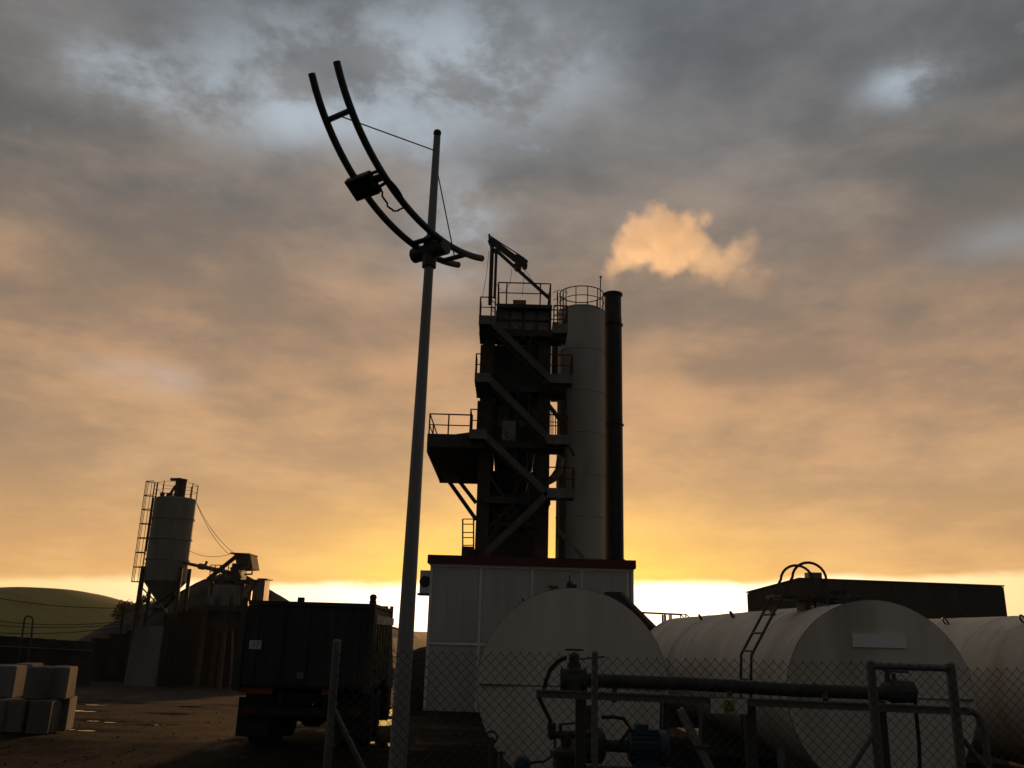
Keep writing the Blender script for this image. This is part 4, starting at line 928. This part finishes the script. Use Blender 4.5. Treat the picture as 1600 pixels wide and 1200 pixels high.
        b = MB(); b.lathe([(0.285, -w / 2 + 0.03), (0.2, -0.03), (0.09, -0.03), (0.09, 0.06), (0.2, 0.06), (0.285, w / 2 - 0.03)], (x, y, r), 24, 'X'); part('rim', 'truck_frame', b, ty)
    for y in (0.0, 1.35):
        for s in (-1, 1): wheel(s * 1.04, y, True); wheel(s * 0.72, y, True)
        b = MB(); b.tube([(-0.9, y, 0.5), (-0.25, y, 0.5), (-0.15, y, 0.52), (0.15, y, 0.52), (0.25, y, 0.5), (0.9, y, 0.5)], [0.07, 0.08, 0.2, 0.2, 0.08, 0.07], 12); part('axle', 'truck_frame', b)
    for s in (-1, 1): wheel(s * 1.0, 5.0, False)
    b = MB(); b.tube([(-0.9, 5.0, 0.5), (0.9, 5.0, 0.5)], 0.07, 10); part('axle', 'truck_frame', b)
    # cab
    b = MB(); b.hexa([(-1.15, 3.6, 0.85), (1.15, 3.6, 0.85), (1.15, 5.9, 0.7), (-1.15, 5.9, 0.7), (-1.1, 3.6, 2.45), (1.1, 3.6, 2.45), (1.05, 5.4, 2.40), (-1.05, 5.4, 2.40)]); cb = part('cab', 'truck_body', b, bevel=0.05)
    b = MB(); b.box(-0.7, 0.7, 3.585, 3.597, 1.7, 2.25); part('rear_window', 'glass_dark', b, cb)
    for s in (-1, 1):
        b = MB(); b.hexa([(s * 1.32 - 0.1, 5.3, 1.62), (s * 1.32 + 0.1, 5.3, 1.62), (s * 1.32 + 0.1, 5.38, 1.62), (s * 1.32 - 0.1, 5.38, 1.62), (s * 1.32 - 0.1, 5.3, 2.12), (s * 1.32 + 0.1, 5.3, 2.12), (s * 1.32 + 0.1, 5.38, 2.12), (s * 1.32 - 0.1, 5.38, 2.12)]); mi = part('mirror', 'truck_body', b, cb, bevel=0.02)
        b = MB(); b.tube([(s * 1.06, 5.3, 2.25), (s * 1.32, 5.34, 2.2), (s * 1.32, 5.34, 1.56), (s * 1.1, 5.3, 1.5)], 0.016, 6); part('mirror_arm', 'truck_frame', b, mi)
truck()

# ------------------------------------------------------------------ stacked concrete blocks
def blocks():
    rows = [  # px left, px right, y top, y bottom, Y, turn, label
        (-14, 26, 1040, 1091, 19.0, 6, 'upper concrete block at the far end of the stack from the yard'),
        (42, 76, 1043, 1091, 18.9, -4, 'upper concrete block between the two other upper blocks'),
        (79, 108, 1043, 1090, 19.2, 8, 'upper concrete block at the yard end of the stack'),
        (-24, 10, 1091.5, 1141, 18.7, 3, 'lower concrete block cut by the edge of the stack'),
        (12, 39, 1091.5, 1141, 18.8, -3, 'lower concrete block under the gap in the upper row'),
        (49, 82, 1091.5, 1139, 18.8, 7, 'lower concrete block under the middle upper block'),
        (86, 101, 1091.5, 1137, 19.5, 10, 'lower narrow concrete block at the yard end'),
        (24, 46, 1039, 1088, 20.0, 2, 'upper concrete block set back behind the front row')]
    for (pa, pb, ya, yb, Y, tn, lab) in rows:
        a, c = at(pa, ya, Y), at(pb, ya, Y); w = max(0.42, c.x - a.x); cx = (a.x + c.x) / 2
        z1 = 0.62 if yb > 1100 else 1.26; z0 = -0.05 if yb > 1100 else 0.615
        d = 0.55; b = MB(); b.box(-w / 2, w / 2, -0.02, d, 0, z1 - z0)
        o = b.build('concrete_block', 'block', None, bevel=0.03); o.location = (cx, Y, z0); o.rotation_euler = (0, 0, R(tn)); tag(o, lab, 'block', 'stacked concrete blocks')
        for v in o.data.vertices: v.co += noise.noise_vector(v.co * 9 + Vector((pa, Y, 0))) * 0.016
        b = MB(); b.tube(arc((0, d / 2, z1 - z0 - 0.02), 0.06, 0, math.pi, 8, (1, 0, 0), (0, 0, 1)), 0.008, 5); lo_ = b.build('lifting_loop', 'steel_dark', None); lo_.parent = o
    # lower supports under the set-back block
    a = at(30, 1100, 20.0); b = MB(); b.box(-0.35, 0.35, 0, 0.55, 0, 0.66); o = b.build('concrete_block', 'block', None, bevel=0.025); o.location = (a.x, 20.0, -0.05); tag(o, 'lower concrete block hidden behind the front row', 'block', 'stacked concrete blocks')
blocks()

# ------------------------------------------------------------------ left yard: walls, heap, cement silo, batch plant
def bay_wall():
    Y = 56.0; G = slope(Y) - 0.2
    a, c = at(-40, 1000, Y), at(147, 1003, Y)
    root = thing('bay_wall', 'long dark concrete bay wall below the green hill', 'wall', ((a.x + c.x) / 2, Y, G))
    n = 9
    for k in range(n):
        x0 = a.x + (c.x - a.x) * k / n; x1 = a.x + (c.x - a.x) * (k + 1) / n; zt = 1.22 + (0.97 - 1.22) * (k + 0.5) / n + random.uniform(-0.02, 0.02)
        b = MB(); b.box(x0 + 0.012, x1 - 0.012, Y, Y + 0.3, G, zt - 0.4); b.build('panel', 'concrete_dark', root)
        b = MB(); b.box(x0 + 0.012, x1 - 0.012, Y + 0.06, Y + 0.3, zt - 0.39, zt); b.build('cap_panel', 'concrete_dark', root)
    b = MB(); b.tube([(a.x, Y - 0.08, 0.62), (c.x, Y - 0.08, 0.45)], 0.035, 6); b.build('pipe_rail', 'galv', root)
    p = [at(x, y, 54.5) for x, y in ((34, 1004), (35, 990), (38, 970), (40, 964), (44, 962.5), (49, 964), (51.5, 969), (50, 985), (49, 998))]
    rt = thing('bent_vent_pipe', 'hooped thin pipe standing above the bay wall', 'pipe', (p[0].x, 54.5, slope(54.5)))
    b = MB(); b.tube([Vector((p[0].x, 54.5, slope(54.5) - 0.1))] + p, 0.055, 8); b.build('hoop', 'steel_dark', rt)
    b = MB(); b.tube([p[-1], Vector((p[-1].x, 54.5, slope(54.5) - 0.1))], 0.075, 8); b.build('stand', 'steel_dark', rt)
bay_wall()
def cables():
    pz = slope(72); p = at(190, 975, 72)
    root = thing('cable_post', 'short dark post carrying overhead cables past the hill', 'post', (p.x, 72, pz))
    b = MB(); b.tube([(p.x, 72, pz - 0.1), (p.x, 72, p.z + 0.3)], 0.12, 8); b.build('pole', 'bark', root)
    for (pa, pb, sg) in (((-90, 915), (190, 950), 0.5), ((-90, 955), (190, 971), 0.6), ((-90, 965), (190, 975), 0.5), ((-90, 980), (190, 980), 0.5)):
        b = MB(); e = at(*pb, 72); e.x = p.x; b.tube(catenary(at(*pa, 72), e, sg), 0.03, 5); b.build('cable', 'rubber', root)
    b = MB(); b.bar((p.x, 72, at(190, 950, 72).z + 0.1), (p.x, 72, p.z), 0.14, 0.14); b.build('crosshead', 'bark', root)
cables()
def heap():
    Y = 84.0; ap = at(364, 888, Y); G = slope(Y) - 0.3; H_ = ap.z - G; rad = H_ / 0.56; b = MB(); n, m_ = 72, 26
    v = [(ap.x, Y, ap.z - 0.25)]; f = []
    for i in range(1, m_ + 1):
        for j in range(n):
            a = 2 * math.pi * j / n; r = rad * i / m_; x, y = ap.x + r * math.cos(a), Y + r * math.sin(a)
            z = ap.z - 0.56 * math.sqrt(r * r + 0.8) + 0.25
            z += noise.fractal(Vector((x * 0.25, y * 0.25, 2)), 1, 2, 4) * 0.28 * min(1, i / 4)
            v.append((x, y, max(z, G)))
    for j in range(n): f.append((0, 1 + j, 1 + (j + 1) % n))
    for i in range(m_ - 1):
        for j in range(n): j2 = (j + 1) % n; f.append((1 + i * n + j, 1 + (i + 1) * n + j, 1 + (i + 1) * n + j2, 1 + i * n + j2))
    me = bpy.data.meshes.new('aggregate_heap'); me.from_pydata(v, [], f); me.materials.append(MATS['aggregate'])
    for p in me.polygons: p.use_smooth = True
    o = bpy.data.objects.new('aggregate_heap', me); COL.objects.link(o); tag(o, 'large brown conical heap of aggregate behind the concrete plant', 'heap')
heap()
def cement_silo():
    Y = 60.0; t = at(274, 780, Y); bt = at(259, 908, Y); r = (at(305, 780, Y).x - at(243, 780, Y).x) / 2; cx = (t.x + bt.x) / 2; zt, zb = t.z, bt.z; G = slope(Y)
    zc = at(255, 943, Y).z
    root = thing('cement_silo', 'grey banded cement silo on legs with caged ladder', 'silo', (cx, Y, G))
    b = MB(); prof = [(r, zb)]
    for k in range(1, 4):
        z = zt + (zb - zt) * k / 4; prof += [(r, z - 0.06), (r + 0.06, z - 0.05), (r + 0.06, z + 0.05), (r, z + 0.06)]
    prof.sort(key=lambda p: p[1]); prof += [(r, zt - 0.05), (r - 0.1, zt + 0.03), (0.0, zt + 0.2)]
    b.lathe(prof, (cx, Y, 0), 44); b.build('shell', 'silo_steel', root)
    b = MB(); b.lathe([(0.22, zc - 0.4), (0.25, zc), (r + 0.02, zb - 0.01), (r + 0.02, zb)], (cx, Y, 0), 44); cn = b.build('cone', 'silo_steel', root)
    b = MB(); b.box(cx - 0.45, cx + 0.35, Y - 0.35, Y + 0.35, zc - 0.55, zc - 0.3); b.tube([(cx + 0.2, Y, zc - 0.3), (cx + 0.9, Y - 0.1, zc + 0.6)], 0.16, 10); b.tube([(cx + 0.5, Y - 0.3, zc + 0.1), (cx + 1.05, Y - 0.2, zb + 0.1)], 0.12, 10); b.build('discharge', 'steel_dark', cn)
    for (sx, sy) in ((-1, -1), (1, -1), (-1, 1), (1, 1)):
        x, y = cx + sx * r * 0.93, Y + sy * r * 0.6; b = MB(); b.tube([(x, y, G - 0.05), (x, y, zb + 0.9)], 0.13, 10); b.build('leg', 'steel_dark', root)
    for (a, c) in (((-1, -1), (1, -1)), ((1, -1), (-1, -1)), ((-1, 1), (1, 1)), ((-1, -1), (-1, 1))):
        b = MB(); b.tube([(cx + a[0] * r * 0.93, Y + a[1] * r * 0.6, zb - 2.6), (cx + c[0] * r * 0.93, Y + c[1] * r * 0.6, zb - 0.4)], 0.045, 6); b.build('brace', 'steel_dark', root)
    # filter on top
    fx = cx + 0.32; b = MB(); b.lathe([(0.38, 0.0), (0.38, 1.25), (0.41, 1.27), (0.41, 1.36), (0.0, 1.42)], (fx, Y - 0.3, zt), 18); b.bar((fx - 0.75, Y - 0.3, zt + 1.33), (fx, Y - 0.3, zt + 1.36), 0.3, 0.16); b.build('dust_filter', 'steel_dark', root)
    b = MB(); b.lathe([(0.16, 0), (0.16, 0.3), (0.24, 0.32), (0.0, 0.4)], (cx - 0.8, Y - 0.5, zt), 12); b.box(cx - 0.5, cx - 0.1, Y - 0.6, Y - 0.3, zt, zt + 0.35); b.tube([(cx - 0.3, Y - 0.4, zt + 0.3), (cx - 0.05, Y - 0.3, zt + 0.9)], 0.1, 8); b.build('relief_valve', 'steel_dark', root)
    b = MB(); n = 8; ring = [(cx + (r - 0.06) * math.cos(2 * math.pi * (k + 0.5) / n), Y + (r - 0.06) * math.sin(2 * math.pi * (k + 0.5) / n), zt - 0.02) for k in range(n)]
    for k in range(n):
        b.tube([ring[k], Vector(ring[k]) + Vector((0, 0, 1.1))], 0.035, 6)
        for h in (0.55, 1.08): b.tube([Vector(ring[k]) + Vector((0, 0, h)), Vector(ring[(k + 1) % n]) + Vector((0, 0, h))], 0.014, 5)
    b.build('guard_rail', 'steel_dark', root)
    # caged ladder on the left
    x = cx - r - 0.16; b = MB()
    for y in (Y - 0.25, Y + 0.2): b.tube([(x, y, G), (x, y, zt + 1.1)], 0.045, 6)
    z = G + 0.3
    while z < zt + 1.0: b.tube([(x, Y - 0.25, z), (x, Y + 0.2, z)], 0.02, 5); z += 0.3
    b.build('ladder', 'steel_dark', root)
    b = MB(); z = zb - 0.1; zs = []
    while z < zt + 1.2: zs.append(z); z += 0.98
    path = lambda z: arc((x, Y - 0.02, z), 1.0, math.pi / 2, 3 * math.pi / 2, 10, (0.72, 0, 0), (0, 0.36, 0))
    for z in zs: b.tube(path(z), 0.03, 5)
    for k in (2, 4, 5, 6, 8): b.tube([path(z)[k] for z in (zs[0], zs[-1])], 0.02, 5)
    b.build('ladder_cage', 'steel_dark', root)
    b = MB(); b.tube([(x + 0.14, Y - 0.5, zt), (x + 0.14, Y - 0.5, zb + 1.9)], 0.09, 8); b.build('fill_pipe', 'steel_dark', root)
    return cx, Y, r, zt, zb
CS = cement_silo()
def batch_plant():
    Y = 56.0; G = slope(Y); A = lambda px, py, y=Y: at(px, py, y)
    root = thing('batching_plant', 'old concrete batching plant with tilted weathered hoist cabin', 'concrete plant', (A(345, 1060).x, Y, G))
    part = lambda name, m, b, par=root, **k: b.build(name, m, par, **k)
    # mixer floor on posts
    zf = A(345, 947).z; xl, xr = A(314, 947).x, A(412, 947).x
    b = MB(); b.box(xl - 0.4, xr, Y - 0.2, Y + 3.0, zf - 0.12, zf); b.box(xl - 0.4, xr, Y - 0.26, Y - 0.202, zf - 0.32, zf + 0.05); part('mixer_floor', 'steel_dark', b)
    for px in (318, 352, 384, 408):
        for y in (Y, Y + 2.7): b = MB(); x = A(px, 980).x; b.box(x - 0.12, x + 0.12, y - 0.12, y + 0.12, G - 0.1, zf - 0.122); part('post', 'steel_dark', b)
    # mixer drum, octagonal hopper ring
    b = MB(); c = A(350, 925); b.lathe([(1.2, zf), (1.36, zf + 0.35), (1.36, zf + 1.15), (1.28, zf + 1.3), (0.7, zf + 1.5), (0.0, zf + 1.55)], (c.x, Y + 1.3, 0), 24); part('mixer_drum', 'steel_grey', b)
    for px, py, w, h in ((330, 935, 0.5, 0.35), (352, 933, 0.6, 0.4), (370, 934, 0.35, 0.5)):
        p = A(px, py, Y - 0.1); b = MB(); b.box(p.x - w / 2, p.x + w / 2, Y - 0.15, Y + 0.15, zf + 0.002, zf + 0.25 + h); part('motor_box', 'steel_grey', b)
    # upper gallery with rails
    zg = A(340, 904).z; b = MB(); b.box(A(320, 904).x, A(382, 904).x, Y + 0.2, Y + 2.4, zg - 0.12, zg); part('gallery', 'steel_dark', b)
    for px in (328, 347, 364, 378): b = MB(); x = A(px, 920).x; b.box(x - 0.07, x + 0.07, Y + 0.22, Y + 0.36, zf + 0.002, zg - 0.122); part('gallery_post', 'steel_dark', b)
    b = MB(); railing(b, [(A(px, 904).x, Y + 0.25, zg) for px in (325, 332, 340, 347, 353)], 0.85, 0.03); part('railing', 'steel_dark', b)
    # hoist cabin on its steep frame
    y = Y + 0.6; a, c, d, e = A(364, 866, y), A(391, 866, y), A(395, 889, y), A(371, 890, y)
    b = MB(); b.hexa([e, d, d + Vector((0, 1.6, 0)), e + Vector((0, 1.6, 0)), a + Vector((0.1, 0, 0)), c, c + Vector((0, 1.6, 0)), a + Vector((0.1, 1.6, 0))]); hc = part('hoist_cabin', 'cab_ochre', b)
    b = MB(); b.bar(A(361, 864.5, y) + Vector((0, 0.7, 0)), A(392, 866, y) + Vector((0, 0.7, 0)), 1.9, 0.08); part('roof', 'cab_ochre', b, hc)
    b = MB(); b.box(A(375, 878, y).x, A(388, 878, y).x, y - 0.02, y - 0.004, A(380, 886, y).z, A(380, 872, y).z); part('window', 'glass_dark', b, hc)
    b = MB(); b.bar(A(394, 889, y), A(394, 897, y), 0.08, 0.08); b.bar(A(382, 897.5, y), A(394.5, 897, y), 0.08, 0.1); part('bracket', 'steel_dark', b, hc)
    b = MB(); b.box(A(360, 898, y).x, A(376, 898, y).x, y + 0.1, y + 1.3, zg + 0.0, A(368, 880, y).z); part('cabin_base', 'steel_dark', b)
    b = MB(); b.bar(A(372, 867, y), A(325, 905, y), 0.16, 0.24); part('hoist_boom', 'steel_dark', b)
    b = MB(); b.bar(A(366, 885, y - 0.3), A(372, 905, y - 0.3), 0.3, 0.5); part('chute', 'steel_dark', b)
    # auger pipe from the silo
    s = Vector((CS[0] + CS[2] * 0.9, CS[1] - 0.4, at(292, 880, CS[1]).z)); e = A(360, 895, y); b = MB(); b.tube([s, s.lerp(e, 0.35), s.lerp(e, 0.36), s.lerp(e, 0.44), s.lerp(e, 0.45), e], [0.11, 0.11, 0.2, 0.2, 0.14, 0.14], 10); m_ = s.lerp(e, 0.46); b.tube([m_, m_ + Vector((0.12, 0, 0.4))], 0.09, 8); part('auger_pipe', 'cab_ochre', b)
    st = Vector((CS[0] + CS[2], CS[1], CS[3] - 0.1))
    for q_ in (A(367, 865, y), A(358, 866, y)): b = MB(); b.tube(catenary(st, q_, 0.4), 0.016, 5); part('cable', 'rubber', b)
    b = MB(); b.tube(catenary(st + Vector((0, 0, -3.4)), A(362, 865, y), 0.3), 0.016, 5); part('cable', 'rubber', b)
    # pale control box at the right
    y = Y - 0.3; a, c = A(400, 941, y), A(417, 906, y); b = MB(); b.box(a.x, c.x - 0.1, y, y + 1.2, zf + 0.002, c.z); cbx = part('control_box', 'steel_grey', b)
    b = MB(); b.box(a.x - 0.05, c.x + 0.05, y - 0.08, y + 1.3, c.z + 0.002, c.z + 0.08); part('roof', 'steel_dark', b, cbx)
    b = MB(); b.box(A(381, 905).x, a.x, Y + 0.3, Y + 2.2, A(390, 911).z, A(390, 905).z); part('canopy', 'steel_dark', b)
    b = MB(); b.tube([A(388, 940, Y), A(390, 925, Y), A(395, 915, Y), A(394, 908, Y)], 0.12, 8); part('hose', 'cab_ochre', b)
    b = MB(); b.tube([A(362, 1045, Y - 0.4), A(364, 985, Y - 0.4)], 0.07, 8); b.tube([Vector((A(362, 1045, Y - 0.4).x, Y - 0.4, G)), A(362, 1045, Y - 0.4)], 0.07, 8); part('stand_pipe', 'galv', b)
    b = MB(); b.hexa([A(332, 985, Y + 0.3), A(372, 985, Y + 0.3), A(372, 985, Y + 2.4), A(332, 985, Y + 2.4), (xl + 0.3, Y + 0.2, zf - 0.13), (xr - 1.0, Y + 0.2, zf - 0.13), (xr - 1.0, Y + 2.5, zf - 0.13), (xl + 0.3, Y + 2.5, zf - 0.13)]); part('discharge_hopper', 'steel_dark', b)
    # pale concrete pier and retaining walls
    mat('pier_concrete', (0.19, 0.188, 0.18), 0.85, 0.0, 0.18, 1.2, 0.3, (0.08, 0.075, 0.068), 0.5, True)
    rt = thing('concrete_pier', 'pale grey concrete pier wall under the cement silo', 'wall', (A(226, 1070).x, 57.2, slope(57)))
    y = 57.0; G2 = slope(y) - 0.1; x0, x1 = at(196, 1066, y).x, at(244, 1066, y).x; zt = at(228, 977, y).z
    b = MB(); b.hexa([(x0, y - 0.3, G2), (x1, y - 0.3, G2), (x1, y + 0.8, G2), (x0, y + 0.8, G2), (x0 + 0.1, y, zt - 0.1), (x1, y, zt), (x1, y + 0.6, zt), (x0 + 0.1, y + 0.6, zt - 0.1)]); b.build('wall', 'pier_concrete', rt)
    b = MB(); b.box(x1 + 0.004, x1 + 0.35, y + 0.1, y + 1.4, G2, zt + 0.5); b.build('buttress', 'concrete_dark', rt)
    rt = thing('retaining_wall', 'dark retaining wall of panels behind the batching plant posts', 'wall', (A(300, 1060).x, 63, slope(63)))
    xs = [at(px, 1000, 63).x for px in (143, 170, 196, 222, 250, 280, 312, 344, 376, 410, 450)]; tops = [1000, 992, 986, 982, 980, 978, 976, 975, 975, 976]
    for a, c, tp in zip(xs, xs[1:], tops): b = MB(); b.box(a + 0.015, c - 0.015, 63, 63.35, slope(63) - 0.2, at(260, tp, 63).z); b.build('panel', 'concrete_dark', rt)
    rs = thing('plant_fill_wall', 'tall dark filler wall added under the batching plant floor', 'wall', (A(312, 1060).x, 60.5, slope(60)))  # dark panels added to fill and darken the area under the mixer floor
    px_e = (252, 270, 288, 306, 324, 342, 360, 378, 396, 414)
    for k, (pa, pb) in enumerate(zip(px_e, px_e[1:])):
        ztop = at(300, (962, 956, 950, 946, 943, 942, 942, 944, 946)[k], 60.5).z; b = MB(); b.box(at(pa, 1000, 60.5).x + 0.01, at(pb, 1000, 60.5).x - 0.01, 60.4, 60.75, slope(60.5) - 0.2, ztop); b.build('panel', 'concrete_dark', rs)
    b = MB(); b.box(xs[0], xs[-1], 62.7, 62.98, slope(63) - 0.2, slope(63) + 0.35); b.build('footing', 'concrete_dark', rt)
batch_plant()

# ------------------------------------------------------------------ right: shed, walkway, chute
def shed():
    Y0, Y1 = 50.0, 60.5; G = slope(50) - 0.3; a, c = at(1249, 903, Y0), at(1568, 915, Y0); x0, x1 = a.x, c.x; zt, zr = a.z, c.z
    root = thing('metal_shed', 'long grey brown sheet metal shed behind the tanks', 'shed', ((x0 + x1) / 2, Y0, G))
    Yb = 52.6; cb = at(1167, 925, Yb); xb, zb = cb.x, cb.z; Y1 = 58.0
    b = MB(); b.hexa([(x0 + 0.05, Y0 + 0.05, G), (x1 - 0.02, Y0 + 0.05, G), (x1 - 0.02, Y1, G), (xb + 0.07, Yb + 0.05, G), (x0 + 0.05, Y0 + 0.05, zt - 0.06), (x1 - 0.1, Y0 + 0.05, zr - 0.06), (x1 - 0.1, Y1, zr - 0.06), (xb + 0.07, Yb + 0.05, zb - 0.06)]); b.build('wall_core', 'shed_sheet', root)
    def sheet(a, c, za, zc, nrm, g=0.006):
        a, c, nrm = Vector(a), Vector(c), Vector(nrm); d = (c - a).normalized() * g; a, c = a + d, c - d; inn = nrm * -0.048; o_ = nrm * random.uniform(-0.008, 0.008)
        q = [a + o_, c + o_, c + inn, a + inn]; b = MB(); b.hexa([(p_.x, p_.y, G) for p_ in q] + [(p_.x, p_.y, z_) for p_, z_ in zip(q, (za, zc, zc, za))]); b.build('sheet', 'shed_sheet', root)
    L = lambda u, v, t_: u + (v - u) * t_
    n = 9
    for k in range(n): sheet((L(x0, x1, k / n), Y0, 0), (L(x0, x1, (k + 1) / n), Y0, 0), L(zt, zr, k / n) - 0.08, L(zt, zr, (k + 1) / n) - 0.08, (0, -1, 0))
    ed = Vector((xb - x0, Yb - Y0, 0)).normalized(); nl = Vector((-ed.y, ed.x, 0))
    for k in range(3): sheet((L(xb, x0, k / 3), L(Yb, Y0, k / 3), 0), (L(xb, x0, (k + 1) / 3), L(Yb, Y0, (k + 1) / 3), 0), L(zb, zt, k / 3) - 0.08, L(zb, zt, (k + 1) / 3) - 0.08, nl)
    e = 0.06; b = MB(); cs = [(x0 - e * 0.5, Y0 - e, zt), (x1 + 0.02, Y0 - e, zr), (x1 + 0.02, Y1 + e, zr), (xb - e, Yb, zb)]
    b.hexa([(x_, y_, z_ - 0.055) for x_, y_, z_ in cs] + [(x_, y_, z_ + 0.02) for x_, y_, z_ in cs]); rf = b.build('roof', 'shed_sheet', root)
    p, q = at(1262, 904, Y0 + 0.5), at(1282, 895, Y0 + 0.5); b = MB(); b.box(p.x, q.x, Y0 + 0.3, Y0 + 1.0, zt - 0.1, q.z); b.build('roof_vent', 'steel_grey', rf)
    r2 = thing('low_shed', 'low dark flat roofed shed beyond the metal shed', 'shed', (33, 52, slope(52)))
    a = at(1578, 972, 53); b = MB(); b.box(a.x, a.x + 9, 53, 58, slope(53) - 0.3, a.z - 0.12); b.build('wall', 'shed_sheet', r2); b = MB(); b.box(a.x - 0.2, a.x + 9.2, 52.8, 58.2, a.z - 0.118, a.z + 0.02); b.build('roof', 'shed_sheet', r2)
shed()
def walkway():
    Y = 31.0; G = slope(Y); z = at(1040, 990, Y).z
    root = thing('steel_walkway', 'small raised steel walkway with handrails between building and tank', 'walkway', (at(1040, 990, Y).x, Y, G))
    x0, x1, x2 = at(1000, 990, Y).x, at(1070, 990, Y).x, at(1094, 990, Y).x
    b = MB(); b.box(x0, x1, Y - 0.4, Y + 0.6, z - 0.1, z); b.build('deck', 'steel_dark', root)
    for x in (x0 + 0.1, x1 - 0.1):
        for y in (Y - 0.3, Y + 0.5): b = MB(); b.box(x - 0.05, x + 0.05, y - 0.05, y + 0.05, G - 0.05, z - 0.102); b.build('leg', 'steel_dark', root)
    zt = at(1040, 959.5, Y).z
    for y, dz in ((Y - 0.35, 0), (Y + 0.55, 0)):
        b = MB(); e = Vector((x2, y, zt - (x2 - x1) * 1.05)); b.tube([(x0, y, zt + 0.03), (x1, y, zt), e], 0.022, 6)
        for x in (x0 + 0.05, at(1043, 980, Y).x, x1 - 0.02): b.tube([(x, y, z), (x, y, zt + 0.01)], 0.022, 6)
        b.build('handrail', 'rail_red', root)
    b = MB()
    for px in (1036, 1040, 1049): p = at(px, 990, Y - 0.1); b.bar((p.x, Y - 0.1, z), (p.x, Y - 0.1, zt - 0.03), 0.06, 0.06)
    b.build('post', 'rail_red', root)
    b = MB(); dz_ = (x2 + 0.9 - x1) * 1.05
    for y in (Y - 0.35, Y + 0.55): b.bar((x1, y, z - 0.06), (x1 + (z - G) / 1.05, y, G), 0.05, 0.18)
    for k in range(1, 10):
        t = k / 10; b.box(x1 + (z - G) / 1.05 * t - 0.1, x1 + (z - G) / 1.05 * t + 0.1, Y - 0.32, Y + 0.52, z - (z - G) * t - 0.02, z - (z - G) * t + 0.01)
    b.build('steps', 'steel_dark', root)
    y = 34.5; a, c = at(966, 936, y), at(1030, 1000, y); d = c - a; G = slope(y); c2 = a + d * ((G - a.z) / d.z)
    root = thing('inclined_chute', 'dark inclined chute running down from the white building', 'chute', (c2.x, y, G))
    b = MB(); b.bar(a, c2, 0.9, 0.42); b.build('trough', 'steel_dark', root)
    b = MB(); u = Vector((0, 0, 0.0)); b.bar(a + Vector((0.05, -0.47, 0.2)), c2 + Vector((0.05, -0.47, 0.2)), 0.05, 0.12); b.build('side_rail', 'steel_grey', root)
    b = MB(); p = a.lerp(c2, 0.3); b.box(p.x - 0.08, p.x + 0.08, y - 0.1, y + 0.1, G - 0.05, p.z - 0.1); b.build('leg', 'steel_dark', root)
    b = MB(); b.box(a.x - 0.5, a.x + 0.15, y - 0.35, y + 0.6, a.z - 0.3, a.z + 0.25); b.build('head_box', 'steel_dark', root)
walkway()

# ------------------------------------------------------------------ evening haze
def haze():
    b = MB(); b.box(-1150, 1150, -40, 1120, -30, 27)
    m = bpy.data.materials.new('haze_air'); m.use_nodes = True; t = m.node_tree; t.nodes.clear()
    out = t.nodes.new('ShaderNodeOutputMaterial'); pv = t.nodes.new('ShaderNodeVolumePrincipled')
    pv.inputs['Density'].default_value = 0.00008; pv.inputs['Color'].default_value = (0.95, 0.93, 0.9, 1); pv.inputs['Anisotropy'].default_value = 0.5
    t.links.new(pv.outputs[0], out.inputs['Volume'])
    o = b.build('haze', m); tag(o, kind='stuff')
haze()

# ------------------------------------------------------------------ loose stones on the yard
def stones():
    rng = random.Random(5); b = MB()
    for k in range(1500):
        y = 13.5 + 26 * rng.random() ** 1.6; x = rng.uniform(-0.62, 0.02) * y; r = rng.choice((0.008, 0.012, 0.016, 0.02, 0.032)) * rng.uniform(0.7, 1.3)
        z = gz(x, y); c = Vector((x, y, z + r * 0.25)); pts = [c + Vector((rng.uniform(0.7, 1.2) * r * dx, rng.uniform(0.7, 1.2) * r * dy, rng.uniform(0.6, 1.0) * r * dz)) for dx, dy, dz in ((1, 0, 0), (0, 1, 0), (-1, 0, 0), (0, -1, 0), (0, 0, 1))]
        for q in range(4): b.face([pts[q], pts[(q + 1) % 4], pts[4]])
    tag(b.build('gravel', 'concrete_dark'), 'loose stones scattered over the yard', 'gravel', kind='stuff')
stones()
